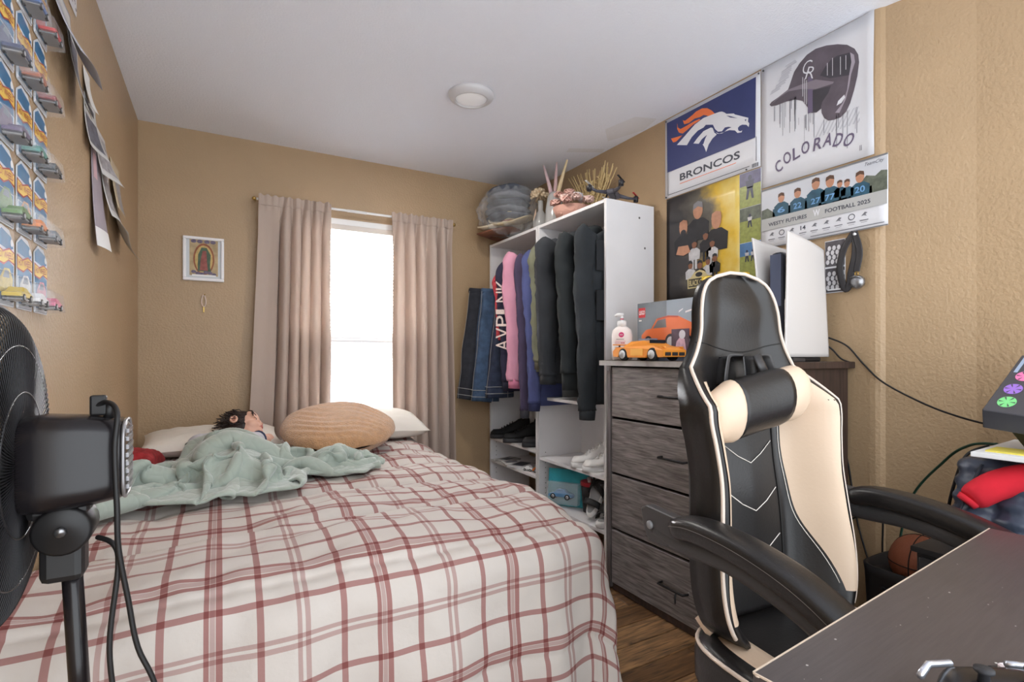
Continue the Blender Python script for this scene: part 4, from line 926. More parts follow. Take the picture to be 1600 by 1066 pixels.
bt = root('lotion_bottle', 'white pump lotion bottle with a round pink logo on the dresser corner', 'bottle', (1.69, 1.92, DZ), (0, 0, -.75))
R = []
for z, a, b in ((0, .040, .026), (.006, .047, .031), (.05, .049, .033), (.12, .049, .033), (.145, .044, .030), (.158, .030, .022), (.163, .020, .018)): R.append(superring(0, 0, a, b, z, 28, .8))
v, f = rings(R); mesh('bottle_body', v, f, M('lotion_white', (236, 226, 222), .35), bt, True)
lathe('pump_collar', [(0, .162), (.021, .162), (.022, .186), (.018, .19), (0, .19)], whitem, bt, 20)
lathe('pump_band', [(.0075, .196), (.0085, .196), (.0085, .201), (.0075, .201)], M('pump_red', (176, 50, 76), .4), bt, 14)
tube('pump_stem', [(0, 0, .188), (0, 0, .218)], .006, whitem, bt, 10)
tube('pump_spout', [(.008, 0, .219), (-.02, 0, .220), (-.034, 0, .214)], [.008, .008, .005], whitem, bt, 10)
lb = bpy.data.objects.new('label_print', None)
def lbl(name, polys, m, dz=0): # prints on the front of the bottle (local -Y side)
    return mesh(name, [(x, -.0335-.0004*dz-.0*abs(x), z) for p in polys for x, z in p], [tuple(range(sum(len(q) for q in polys[:i]), sum(len(q) for q in polys[:i+1]))) for i in range(len(polys))], m, bt)
pk = M('logo_pink', (206, 40, 110), .4)
lbl('round_logo', [ell(-.002, .122, .0125, .0125)], pk)
def btxt(s, x, z, w_, h_, m):
    t = text('label_text', s, x, 0, w_, h_, 0, m, bt); t.rotation_euler = (pi/2, 0, 0); t.location = (0, -.0345, z); return t
btxt('eos', -.009, .1185, .014, .007, whitem)
lbl('label_line', [rect(-.026, .099, .010, .102)], M('label_grey', (140, 130, 132), .6)); lbl('label_line', [rect(-.03, .090, .018, .0925), rect(-.032, .081, -.008, .0845)], M('label_pinkline', (216, 150, 156), .5)); lbl('label_bar', [rect(-.006, .0805, .014, .085)], M('label_red', (196, 60, 70), .5))
lbl('round_picture', [ell(.016, .036, .019, .023)], M('label_peach', (226, 190, 176), .5))

bx = root('toy_set_box', 'grey boxed building set with an orange car picture, standing on the dresser', 'box', mat=wallmat(1.775, 1.905, DZ, 'R'))
bw, bh = .38, .275
box('carton', (bw/2, bh/2, -.03), (bw, bh, .06), M('carton_grey', (112, 120, 128), .45), bx, .001, 1)
flat('sky_print', [rect(.19, 0.0, .379, .274)], .0006, M('carton_light', (150, 162, 174), .45), bx)
flat('brand_square', [rect(.010, .205, .055, .252)], .0010, M('brand_red', (200, 44, 48), .4), bx)
text('brand_letters', 'LEGO', .0135, .219, .038, .020, .0014, whitem, bx, shear=.2, bold=.02)
flat('age_mark', [rect(.012, .188, .030, .194)], .001, whitem, bx)
og = M('print_orange', (226, 116, 66), .45); ogd = M('print_orange_dark', (186, 78, 48), .45); pbl = M('print_black', (46, 44, 48), .45)
flat('car_picture', [[(.03, .085), (.03, .12), (.06, .145), (.095, .15), (.13, .195), (.20, .205), (.26, .20), (.34, .165), (.352, .12), (.345, .075), (.20, .065), (.07, .075)]], .0011, og, bx)
flat('car_picture_glass', [[(.105, .15), (.135, .186), (.185, .193), (.19, .152)]], .0014, M('print_glass', (120, 118, 120), .4), bx)
flat('car_picture_trim', [rect(.05, .078, .20, .092)], .0014, ogd, bx); flat('car_picture_roof', [[(.13, .195), (.2, .205), (.26, .2), (.26, .193), (.2, .197), (.135, .188)]], .0014, ogd, bx)
for cx_, r_ in ((.075, .028), (.215, .034), (.31, .028)):
    flat('car_picture_tyre', [ell(cx_, .085, r_, r_*1.1)], .0016, pbl, bx); flat('car_picture_rim', [ell(cx_, .085, r_*.66, r_*.73)], .0019, M('print_rim', (206, 206, 210), .4), bx)
flat('box_script_mark', [[(.262, .214), (.285, .226), (.288, .232), (.264, .222)], [(.30, .21), (.352, .222), (.352, .228), (.30, .218)]], .0012, whitem, bx)
flat('set_strip', [rect(.0, 0, .379, .045)], .0010, M('carton_strip', (96, 104, 120), .45), bx)
ph = root('photo_print', 'small purple toned photo propped against the toy set box', 'photo', mat=wallmat(1.755, 1.665, DZ+.045, 'R'))
prism('photo_paper', rect(0, 0, .10, .095), 0, .002, M('photo_dark', (92, 72, 86), .35, var=.4, vscale=25), ph)
flat('photo_figure', [[(.02, .0), (.03, .04), (.05, .06), (.075, .05), (.085, 0)]], .0024, M('photo_pink', (216, 176, 192), .35, var=.3, vscale=50), ph); flat('photo_highlight', [ell(.062, .07, .018, .02)], .0028, M('photo_white', (206, 206, 214), .35), ph)
bl2 = root('small_box', 'small pale blue carton between the bottle and the toy set box', 'box', (1.742, 1.80, DZ), (0, 0, .1)); box('carton', (0, 0, .05), (.035, .085, .10), M('pale_blue_carton', (150, 164, 188), .5, var=.3, vscale=20), bl2, .001, 1); box('lid_flap', (0, 0, .101), (.034, .084, .002), M('carton_flap', (120, 124, 150), .5), bl2)
oc = root('model_car', 'orange brick built sports car model parked before the toy set box', 'toy car', (1.645, 1.70, DZ), (0, 0, -pi/2))
ob = M('brick_orange', (232, 148, 56), .3)
prof = [(-.155, .018), (-.158, .042), (-.14, .056), (-.09, .06), (-.05, .085), (.03, .088), (.085, .066), (.14, .056), (.157, .045), (.155, .018), (.125, .016), (.115, .035), (.09, .042), (.065, .034), (.058, .014), (-.058, .014), (-.066, .034), (-.09, .042), (-.114, .034), (-.122, .016)]
v, f = [], []
n = len(prof)
for s in (-.065, .065): v += [(p[0], s*(1 if p[1] < .065 else .78), p[1]) for p in prof]
f = [tuple(range(n-1, -1, -1)), tuple(range(n, 2*n))]+[(i, (i+1) % n, n+(i+1) % n, n+i) for i in range(n)]
mesh('car_shell', v, f, ob, oc)
for s in (-1, 1):
    for x in (-.09, .09):
        w_ = lathe('wheel', [(0, -.012), (.024, -.012), (.028, -.008), (.028, .008), (.024, .012), (0, .012)], tyre, oc, 20, (x, s*.056, .028), 'Y')
        lathe('rim', [(0, -.002), (.019, -.002), (.019, .002), (0, .002)], M('rim_white', (214, 214, 216), .35), w_, 12, (x, s*.0685, .028), 'Y')
    mesh('side_window', [(-.045, s*.0515, .066), (.06, s*.0515, .066), (.022, s*.0505, .085), (-.035, s*.0505, .085)], [(0, 1, 2, 3)], glassd, oc)
    box('door_panel', (0, s*.066, .038), (.075, .003, .03), M('brick_yellow', (238, 176, 80), .3), oc); box('sill_beam', (0, s*.066, .018), (.11, .005, .008), ob, oc, .001)
    for x in (-.145, -.12, .12, .145): box('stud_panel', (x, s*.05, .058), (.014, .012, .006), ob, oc, .001)
box('windscreen', (.058, 0, .077), (.002, .09, .028), glassd, oc, 0, rot=None); box('rear_wing', (-.146, 0, .072), (.026, .13, .005), ob, oc, .001)
for s in (-1, 1): box('wing_post', (-.14, s*.04, .063), (.006, .006, .016), pbl, oc)
boxes('front_grille', [((.157, y_, .03), (.004, .03, .014)) for y_ in (-.04, 0, .04)], pbl, oc)
yb = root('yellow_bag', 'crumpled yellow snack bag standing behind the toy set box', 'bag', (1.90, 1.50, DZ+.012), (0, 0, -1.2))
def ybf(s):
    def fn(a, b):
        k = math.sin(a*pi)**.5*(1-(abs(b-.45)/.55)**4); return ((a-.5)*.20, s*(.035*k+.004*nz(a*9, b*9, s)), b*.36+.012*nz(a*5, b*3))
    return fn
ym = M('foil_yellow', (232, 196, 62), .35, bump=(25, .5, .01)); grid('front_film', 18, 22, ybf(-1), ym, yb); grid('back_film', 18, 22, ybf(1), ym, yb)

# console: two curved white shells round a black core
ps = root('game_console', 'tall white game console with curved shells standing on the dresser', 'game console', (1.90, 1.195, DZ), (0, 0, .08))
core = M('console_core', (46, 50, 62), .25)
box('core', (.005, 0, .215), (.25, .05, .38), core, ps, .018, 3)
def shell(s):
    def fn(a, b):
        z = .018+b*.445; top = b
        x0 = -.165+.012*math.sin(b*pi)+.035*(b > .97)*0+.03*(1-b)*.3; x1 = .165-.02*b
        x = x0+(x1-x0)*a
        y = s*(.040+.020*(1-abs(2*a-1)**2)*.4+.024*b**2*(1-a)+.010*(1-b))
        return (x, y, z-.03*a*b)
    return fn
shm_ = M('console_white', (208, 203, 200), .45)
for s in (-1, 1): grid('side_shell', 26, 30, shell(s), shm_, ps, thick=.004*s)
box('disc_slot', (-.131, -.047, .135), (.008, .006, .12), M('slot_black', (12, 12, 12), .4), ps); box('disc_housing', (-.10, -.046, .125), (.07, .018, .21), shm_, ps, .008)
box('stand', (0, 0, .009), (.20, .11, .018), M('stand_black', (30, 30, 32), .4), ps, .006); box('front_grille', (-.121, 0, .30), (.004, .04, .19), M('console_blue', (92, 100, 122), .3), ps, .001)
wdg = root('game_case', 'flat black game case lying beside the game console', 'case', (1.80, 1.125, DZ), (0, 0, .3)); box('case', (0, 0, .007), (.15, .03, .014), M('case_black', (28, 27, 28), .4), wdg, .002); box('spine', (0, -.0155, .007), (.14, .001, .01), M('case_spine', (60, 58, 62), .4), wdg)

# ------------------------------------------------------------------ posters on the right wall (flat prints)
PX = XR-.003
pw = M('poster_white', (222, 222, 226), .35)
def poster(name, label, y0, z0, w, h, m, cat='poster', dx=0.0, curl=0.0):
    o = root(name, label, cat, mat=wallmat(PX-dx, y0, z0, 'R'))
    def fn(a, b): return (a*w, b*h, .0008+curl*max(0, (a-.86)/.14)**2*(1-.6*abs(2*b-1))+.0006*nz(a*4, b*4, y0))
    grid('sheet', 16, 8, fn, m, o, thick=.0006); return o
navy = M('bronco_navy', (58, 66, 116), .4, var=.12, vscale=5); orng = M('bronco_orange', (236, 120, 66), .4); pwh = M('print_white', (226, 226, 230), .4); pgr = M('print_charcoal', (64, 66, 78), .45)
p1 = poster('sports_poster', 'navy and white poster with an orange maned horse head and BRONCOS lettering', 2.045, 1.965, .57, .427, pw)
Z = .0022
flat('navy_field', [[(.013, .409), (.016, .14), (.545, .138), (.548, .41)]], Z, navy, p1)
flat('mane', [[(.124, .382), (.139, .372), (.159, .376), (.188, .383), (.211, .391), (.248, .392), (.28, .38), (.307, .357), (.327, .332), (.293, .331), (.276, .345), (.257, .355), (.235, .353), (.202, .359), (.164, .351), (.134, .356), (.129, .368)]], Z+.0005, orng, p1)
flat('mane', [[(.086, .381), (.092, .355), (.109, .341), (.154, .343), (.202, .347), (.232, .345), (.239, .338), (.192, .332), (.154, .32), (.124, .312), (.099, .325), (.086, .35)]], Z+.0005, orng, p1)
flat('mane', [[(.043, .315), (.079, .309), (.122, .304), (.104, .296), (.079, .286), (.058, .289)]], Z+.0005, orng, p1)
flat('horse_head', [[(.084, .266), (.144, .297), (.202, .328), (.257, .34), (.32, .335), (.35, .332), (.367, .327), (.38, .318), (.392, .306), (.433, .291), (.439, .284), (.484, .256), (.51, .24), (.508, .223), (.515, .212), (.512, .197), (.5, .212), (.478, .221), (.465, .221), (.455, .215), (.457, .203), (.467, .194), (.478, .195), (.475, .187), (.453, .192), (.439, .209), (.409, .222), (.388, .224), (.367, .222), (.341, .23), (.324, .248), (.315, .27), (.285, .289), (.272, .3), (.257, .292), (.222, .29), (.183, .271), (.152, .241)]], Z+.0008, pwh, p1)
flat('horse_neck', [[(.194, .235), (.222, .255), (.257, .274), (.302, .275), (.313, .269), (.322, .244), (.337, .228), (.311, .217), (.289, .196), (.274, .164), (.262, .194), (.25, .213)]], Z+.0008, pwh, p1)
flat('neck_line', [[(.228, .221), (.248, .238), (.28, .248), (.268, .233), (.257, .209)]], Z+.0011, navy, p1)
flat('jaw_line', [[(.272, .3), (.315, .284), (.327, .258), (.344, .239), (.367, .232), (.384, .244), (.403, .24), (.421, .231), (.398, .231), (.38, .223), (.35, .228), (.329, .242), (.313, .269), (.285, .286)]], Z+.0011, navy, p1)
flat('eye', [[(.392, .298), (.413, .287), (.453, .261), (.413, .28)]], Z+.0011, navy, p1); flat('nostril', [[(.491, .238), (.5, .239), (.497, .228)]], Z+.0011, navy, p1)
text('team_lettering', 'BRONCOS', .104, .07, .361, .037, Z, pgr, p1, bold=.02)
flat('underline', [rect(.104, .054, .445, .057)], Z, orng, p1); flat('border_line', [rect(.02, .018, .0225, .14)], Z, pgr, p1); flat('border_line', [rect(.02, .016, .515, .0185)], Z, pgr, p1); flat('border_line', [rect(.548, .03, .5505, .14)], Z, pgr, p1)
for i in range(7): flat('barcode_bar', [rect(.528+i*.005, .005, .530+i*.005+.001*(i % 2), .022)], Z, pgr, p1)
pin = M('push_pin', (90, 90, 94), .3, .6)
for u, v_ in ((.008, .418), (.562, .418), (.008, .008), (.5, .006)): lathe('pin', [(0, .001), (.004, .001), (.004, .004), (0, .005)], pin, p1, 10, (u, v_, .001))

p2 = poster('sports_poster', 'white poster of a dripping dark batting helmet over COLORADO lettering', 1.472, 1.862, .462, .535, pw, curl=.014)
hl = M('helmet_grey', (104, 94, 102), .4, var=.25, vscale=12); hd_ = M('helmet_dark', (72, 68, 74), .4, var=.2, vscale=14); hh_ = M('helmet_light', (168, 158, 168), .4); drip = M('drip_grey', (132, 130, 138), .45); purp = M('rockies_purple', (108, 96, 120), .45)
flat('helmet', [[(.129, .393), (.139, .416), (.153, .45), (.177, .475), (.208, .495), (.244, .501), (.287, .492), (.329, .475), (.365, .454), (.392, .425), (.405, .396), (.408, .366), (.402, .316), (.39, .268), (.376, .224), (.361, .197), (.341, .184), (.316, .184), (.295, .189), (.279, .205), (.268, .231), (.267, .249), (.248, .241), (.226, .248), (.208, .282), (.19, .312), (.158, .332), (.12, .34), (.075, .342), (.05, .348), (.041, .359), (.05, .367), (.085, .375), (.125, .386)]], Z, hl, p2)
flat('helmet_shade', [[(.304, .426), (.329, .43), (.376, .419), (.381, .387), (.373, .333), (.3, .355), (.261, .384), (.283, .41)]], Z+.0004, hd_, p2)
flat('helmet_shade', [[(.235, .337), (.304, .323), (.295, .301), (.27, .273), (.264, .25), (.248, .243), (.226, .252), (.208, .286), (.217, .327)]], Z+.0004, hd_, p2)
flat('brim_shine', [[(.05, .357), (.09, .371), (.129, .379), (.181, .365), (.244, .337), (.312, .328), (.316, .334), (.244, .376), (.181, .383), (.125, .387), (.085, .375)]], Z+.0006, M('helmet_mid', (134, 124, 132), .4), p2)
flat('edge_shine', [[(.376, .419), (.39, .403), (.394, .373), (.38, .334), (.373, .292), (.361, .247), (.337, .203), (.32, .21), (.349, .236), (.365, .279), (.372, .33), (.381, .379)]], Z+.0006, hh_, p2)
flat('ear_hole', [[(.326, .235), (.332, .251), (.355, .266), (.358, .254), (.345, .239)]], Z+.0009, pwh, p2)
text('cap_letter', 'C', .184, .425, .034, .052, Z+.0009, pwh, p2, rot=-.35, bold=-.01); text('cap_letter', 'R', .200, .398, .036, .046, Z+.0012, pwh, p2, rot=-.35, bold=-.01)
flat('cap_letter_paint', [rect(.212, .25, .232, .40)], Z+.0005, purp, p2)
for x_, a_, b_ in ((.19, .33, .41), (.198, .30, .40), (.206, .29, .39), (.29, .37, .42), (.31, .36, .43), (.34, .35, .42), (.36, .36, .415)): flat('white_drip', [rect(x_, a_, x_+.002, b_)], Z+.0012, pwh, p2)
rr = random.Random(4)
for i in range(34):
    x_ = rr.uniform(.06, .40); t_ = .342 if x_ < .16 else (.25 if x_ < .27 else .2); L_ = rr.uniform(.03, .15); flat('ink_drip', [rect(x_, max(.01, t_-L_), x_+rr.choice((.0012, .002)), t_)], Z, drip, p2)
for i in range(12):
    x_ = .10+.006*i+rr.uniform(-.01, .01); y_ = .40+.008*i; flat('brush_stroke', [[(x_-.05, y_), (x_, y_+.006), (x_-.005, y_+.012), (x_-.045, y_+.007)]], Z, M('stroke_grey', (196, 196, 202), .5), p2)
for i in range(12):
    x_ = .24+.016*i; flat('brush_stroke', [[(x_, .14), (x_+.035, .20), (x_+.04, .20), (x_+.006, .138)]], Z-.0003, M('stroke_grey', (0, 0, 0)), p2)
for ch, (x_, y_), ro in zip('COLORADO', ((.086, .074), (.123, .098), (.159, .104), (.202, .114), (.249, .112), (.29, .114), (.331, .099), (.371, .085)), (.45, .36, .25, .15, .05, -.1, -.25, -.35)):
    w_ = .034; text('arched_letter', ch, x_-.5*w_*math.cos(ro)+.024*math.sin(ro), y_-.024*math.cos(ro)-.5*w_*math.sin(ro), w_, .050, Z+.0005, purp, p2, rot=ro, shear=.2, bold=.012)
text('small_mark', 'CR', .418, .095, .02, .022, Z, drip, p2)
for i in range(8): flat('barcode_bar', [rect(.41+i*.0042, .03, .4118+i*.0042+.001*(i % 2), .05)], Z, drip, p2)
lathe('pin', [(0, .001), (.004, .001), (.004, .004), (0, .005)], pin, p2, 10, (.012, .522, .001))

gm_ = bpy.data.materials.new('black_to_gold_print'); gm_.use_nodes = True; N = gm_.node_tree.nodes; L = gm_.node_tree.links
tc = N.new('ShaderNodeTexCoord'); sx_ = N.new('ShaderNodeSeparateXYZ'); L.new(tc.outputs['Object'], sx_.inputs[0]); nn = N.new('ShaderNodeTexNoise'); nn.inputs['Scale'].default_value = 9; nn.inputs['Detail'].default_value = 6; L.new(tc.outputs['Object'], nn.inputs['Vector'])
ma = N.new('ShaderNodeMath'); ma.operation = 'MULTIPLY_ADD'; ma.inputs[1].default_value = 1.75; L.new(sx_.outputs[0], ma.inputs[0]); mb = N.new('ShaderNodeMath'); mb.operation = 'MULTIPLY_ADD'; mb.inputs[1].default_value = .7; mb.inputs[2].default_value = -.32; L.new(nn.outputs[0], mb.inputs[0]); L.new(mb.outputs[0], ma.inputs[2])
rp = N.new('ShaderNodeValToRGB'); e = rp.color_ramp.elements; e[0].position = .18; e[0].color = lin((58, 54, 54)); e[1].position = .95; e[1].color = lin((236, 218, 140)); q = e.new(.45); q.color = lin((104, 98, 88)); q = e.new(.66); q.color = lin((222, 182, 60))
L.new(ma.outputs[0], rp.inputs[0]); L.new(rp.outputs[0], N['Principled BSDF'].inputs['Base Color']); N['Principled BSDF'].inputs['Roughness'].default_value = .3
p3 = poster('team_poster', 'black and gold team poster with coaches and players and a BLACK GOLD badge', 2.034, 1.415, .452, .545, gm_)
sk1 = M('print_skin', (196, 142, 112), .4, var=.15, vscale=40); sk2 = M('print_skin_dark', (132, 88, 66), .4); dkp = M('print_jersey', (44, 42, 46), .4, var=.2, vscale=30); whj = M('print_white_jersey', (206, 204, 206), .4, var=.2, vscale=40)
def figure(par, x, y, s, skin_, cloth, zz, capm=None, arms=True):
    flat('figure_body', [[(x-.042*s, y-.10*s), (x-.046*s, y-.045*s), (x-.02*s, y-.026*s), (x+.02*s, y-.026*s), (x+.046*s, y-.045*s), (x+.042*s, y-.10*s)]], zz, cloth, par)
    flat('figure_head', [ell(x, y, .020*s, .028*s)], zz+.0003, skin_, par)
    flat('figure_hair', [[(x-.021*s, y+.006*s), (x-.018*s, y+.026*s), (x, y+.033*s), (x+.018*s, y+.026*s), (x+.021*s, y+.006*s), (x, y+.015*s)]], zz+.0006, capm or pbl, par)
figure(p3, .211, .435, 1.5, sk1, dkp, Z, M('print_cap', (128, 126, 130), .4)); figure(p3, .118, .365, 1.35, sk1, dkp, Z+.001, sk1); figure(p3, .324, .36, 1.45, sk1, dkp, Z+.001, sk1); flat('beard', [ell(.118, .342, .018, .016)], Z+.0018, pbl, p3)
for x_, y_, s_, m_ in ((.19, .27, .8, whj), (.26, .30, .8, dkp), (.30, .255, .75, whj), (.165, .165, .7, whj), (.225, .16, .75, dkp), (.275, .17, .7, whj), (.315, .18, .7, dkp)):
    figure(p3, x_, y_, s_, sk2, m_, Z+.002); flat('figure_legs', [rect(x_-.022*s_, y_-.16*s_, x_-.004*s_, y_-.1*s_), rect(x_+.004*s_, y_-.16*s_, x_+.022*s_, y_-.1*s_)], Z+.002, m_, p3)
flat('folded_arms', [[(.07, .235), (.085, .275), (.15, .272), (.165, .235), (.12, .222)]], Z+.0026, sk1, p3)
bdg = M('badge_cream', (206, 190, 140), .45)
flat('badge', [[(.148, .045), (.287, .048), (.292, .098), (.27, .105), (.255, .125), (.224, .135), (.19, .125), (.17, .103), (.146, .095)]], Z+.003, bdg, p3); flat('badge_panel', [rect(.154, .052, .284, .094)], Z+.0033, M('badge_dark', (70, 64, 52), .45), p3)
text('badge_text', 'BLACK GOLD', .158, .058, .122, .03, Z+.0037, bdg, p3, bold=.03); flat('badge_ball', [ell(.22, .112, .022, .012)], Z+.0035, pbl, p3)
lathe('pin', [(0, .001), (.004, .001), (.004, .004), (0, .005)], pin, p3, 10, (.01, .535, .001))
p4 = poster('photo_strip', 'strip of three football field photos beside the gold poster', 1.583, 1.474, .112, .486, pw, 'photo')
grs = M('photo_grass', (160, 166, 92), .35, var=.25, vscale=60); trees = M('photo_trees', (112, 118, 104), .35, var=.4, vscale=50); skyp = M('photo_sky', (96, 138, 186), .35, var=.35, vscale=12); kit = M('photo_kit', (60, 62, 84), .35)
for i, (v0, v1) in enumerate(((.324, .484), (.163, .322), (.002, .161))):
    flat('photo_ground', [rect(.002, v0, .11, v0+(v1-v0)*.62)], Z-.0006, grs, p4); flat('photo_back', [rect(.002, v0+(v1-v0)*.62, .11, v1)], Z-.0006, [M('photo_stand', (96, 92, 128), .35, var=.3, vscale=30), trees, skyp][i], p4)
    for x_ in ((.055,), (.055,), (.04, .07))[i]:
        s_ = (.1, .055, .05)[i]; yb_ = v0+(v1-v0)*(.22, .42, .45)[i]
        flat('player_legs', [[(x_-s_*.2, yb_), (x_-s_*.1, yb_), (x_, yb_+s_*.45), (x_+s_*.1, yb_), (x_+s_*.2, yb_), (x_+s_*.14, yb_+s_*.55), (x_-s_*.14, yb_+s_*.55)]], Z, kit, p4); flat('player_body', [[(x_-s_*.16, yb_+s_*.5), (x_-s_*.22, yb_+s_*.85), (x_+s_*.22, yb_+s_*.85), (x_+s_*.16, yb_+s_*.5)]], Z, [kit, whj, whj][i], p4); flat('player_head', [ell(x_, yb_+s_*.97, s_*.1, s_*.12)], Z, kit, p4)
p5 = poster('schedule_banner', 'wide team schedule banner reading WESTY FUTURES FOOTBALL 2025', 1.466, 1.59, .502, .262, pw, dx=.006)
teal = M('jersey_teal', (52, 92, 112), .4, var=.3, vscale=40); sky5 = M('banner_sky', (206, 208, 214), .4, var=.06, vscale=8); fld = M('banner_field', (196, 196, 180), .4)
flat('banner_photo', [rect(.002, .13, .50, .252)], Z-.0004, sky5, p5); flat('banner_edge', [rect(0, .256, .502, .262)], Z, M('edge_grey', (120, 122, 126), .4), p5); flat('banner_edge', [rect(0, 0, .502, .004)], Z, M('edge_grey', (0, 0, 0)), p5)
flat('tree_line', [[(.38, .13), (.38, .165), (.41, .18), (.43, .2), (.46, .19), (.48, .205), (.50, .2), (.50, .13)]], Z-.0001, trees, p5); flat('tree_line', [[(.002, .13), (.002, .17), (.03, .175), (.06, .15), (.07, .13)]], Z-.0001, trees, p5)
flat('banner_band', [rect(.002, .078, .50, .13)], Z+.002, M('banner_band', (184, 184, 182), .4), p5)
for x_, y_, s_, num in ((.094, .205, 1.15, '6'), (.166, .205, 1.15, '22'), (.242, .222, 1.3, '27'), (.298, .215, 1.3, '77'), (.335, .195, .8, ''), (.362, .19, .85, ''), (.408, .2, 1.2, '20')):
    figure(p5, x_, y_, s_*.62, sk1, teal, Z, M('print_brown_hair', (96, 70, 56), .5)); flat('jersey_side', [[(x_-.035*s_, .128), (x_-.034*s_, y_-.035*s_), (x_+.034*s_, y_-.035*s_), (x_+.035*s_, .128)]], Z-.0001, teal, p5)
    if num: text('jersey_number', num, x_-.015*s_, .142, .03*s_, .024, Z+.0012, M('number_blue', (112, 160, 206), .4), p5, bold=.02)
text('banner_text', 'WESTY FUTURES', .036, .093, .17, .016, Z+.0024, pgr, p5, bold=.02); text('banner_text', 'FOOTBALL 2025', .28, .094, .165, .016, Z+.0024, pgr, p5, bold=.02)
text('banner_mark', 'W', .232, .092, .028, .026, Z+.0024, pwh, p5, bold=.03); text('brand_script', 'TeamCity', .425, .232, .065, .016, Z, pgr, p5, shear=.4)
for i, x_ in enumerate((.05, .096, .141, .189, .236, .284, .331, .378, .423)):
    if i in (1, 7): tube('game_icon', [(x_+.011*math.cos(t), .057+.011*math.sin(t), Z) for t in [k/16*2*pi for k in range(16)]], .0012, pgr, p5, 4, True)
    elif i == 3: text('game_icon', '14', x_-.011, .048, .022, .018, Z, pgr, p5, bold=.02)
    else: flat('game_icon', [[(x_-.011, .052), (x_-.004, .06), (x_+.002, .066), (x_+.011, .062), (x_+.004, .057), (x_+.009, .05), (x_-.002, .054)]], Z, M('icon_grey', (120, 120, 126), .4), p5)
    flat('game_date', [rect(x_-.016, .034, x_+.014, .0375)], Z, M('icon_grey', (0, 0, 0)), p5); flat('game_place', [rect(x_-.012, .027, x_+.010, .0292)], Z, M('icon_light', (170, 170, 174), .4), p5)
flat('fine_print', [rect(.22, .012, .49, .015)], Z, M('icon_grey', (0, 0, 0)), p5)
p6 = poster('team_photo', 'narrow print of two team photos under the schedule banner', 1.192, 1.365, .078, .208, pw, 'photo')
for v0, v1, c_ in ((.105, .205, (196, 90, 100)), (.004, .098, (84, 134, 150))):
    flat('photo_ground', [rect(.002, v0, .076, v1)], Z-.0006, M('team_bg%d' % int(v0*100), (96, 92, 96), .35, var=.3, vscale=60), p6)
    for r_ in range(4):
        for k in range(4): flat('team_member', [ell(.012+k*.018+.006*(r_ % 2), v0+.018+r_*.018, .007, .010, 8)], Z, M('team_%d_%d' % (int(v0*100), r_ % 2), c_ if r_ > 1 else (214, 212, 214), .35), p6)
flat('print_caption', [rect(.012, .010, .062, .016)], Z+.001, whitem, p6)
md_ = root('medal', 'silver helmet medal on a black ribbon hung below the schedule banner', 'medal', mat=wallmat(PX-.008, 1.075, 1.585, 'R'))
rb = M('ribbon_black', (50, 48, 50), .45)
tube('ribbon', [(0, 0, .004), (-.035, -.05, .006), (-.052, -.12, .006), (-.045, -.18, .006), (-.03, -.212, .006), (-.015, -.19, .008), (-.01, -.15, .008), (.004, -.08, .008), (.002, -.005, .005)], .013, rb, md_, 8, flat=(1, .12), up=(0, 0, 1), k=5)
tube('ribbon', [(.0, 0, .006), (.016, -.05, .01), (.02, -.09, .010), (.012, -.135, .01), (.010, -.15, .01)], .012, rb, md_, 8, flat=(1, .12), up=(0, 0, 1), k=5)
tube('link_ring', [(.010+.006*math.cos(t), -.158+.008*math.sin(t), .01) for t in [k/12*2*pi for k in range(12)]], .0014, M('gold_ring', (196, 160, 80), .3, 1), md_, 5, True)
slv_ = M('medal_silver', (150, 150, 152), .3, .8)
R = [[(.012+r_*math.cos(t)*1.0, -.19+r_*math.sin(t), zz_) for t in [k/24*2*pi for k in range(24)]] for r_, zz_ in ((.002, .026), (.014, .024), (.023, .016), (.026, .006), (.024, .003))]
v, f = rings(R); mesh('medal_disc', v, f, slv_, md_, True)
tube('face_guard', [(-.012, -.195, .02), (-.004, -.205, .027), (.012, -.208, .028)], .002, M('guard_dark', (70, 70, 72), .3, .8), md_, 6); tube('helmet_ridge', [(-.008, -.172, .02), (.012, -.168, .026), (.03, -.176, .02)], .0025, slv_, md_, 6)
lathe('pin', [(0, .001), (.005, .001), (.006, .008), (0, .012)], M('pin_white', (220, 220, 222), .3), md_, 10, (.004, -.008, .006))

# ------------------------------------------------------------------ gaming chair
ch = root('gaming_chair', 'black and cream gaming chair facing the desk with curved padded armrests', 'chair', (1.18, .60, 0), (0, 0, pi-.08))
lea = M('black_leather', (30, 28, 28), .34, bump=(160, .12, .003), spec=.55); cream = M('cream_leather', (214, 190, 166), .42, bump=(120, .12, .003)); pipe_ = M('cream_piping', (218, 202, 188), .5)
plast = M('chair_plastic', (58, 57, 58), .42); gplast = M('grey_plastic', (120, 120, 122), .4)
def tab(t, z):
    n = len(t)
    for i in range(n-1):
        (z0, v0), (z1, v1) = t[i], t[i+1]
        if z <= z1:
            m0 = (v1-t[i-1][1])/(z1-t[i-1][0]) if i else (v1-v0)/(z1-z0); m1 = (t[i+2][1]-v0)/(t[i+2][0]-z0) if i < n-2 else (v1-v0)/(z1-z0)
            h = z1-z0; k = max(0, (z-z0)/h); return (2*k**3-3*k*k+1)*v0+(k**3-2*k*k+k)*h*m0+(-2*k**3+3*k*k)*v1+(k**3-k*k)*h*m1
    return t[-1][1]
WT = [(.47, .195), (.50, .225), (.56, .245), (.64, .248), (.74, .236), (.83, .228), (.91, .236), (.97, .246), (1.02, .240), (1.08, .208), (1.13, .176), (1.18, .157), (1.24, .150), (1.285, .135), (1.315, .108), (1.333, .06), (1.338, .03)]
def y0_(z): return -.245-.10*(z-.5)
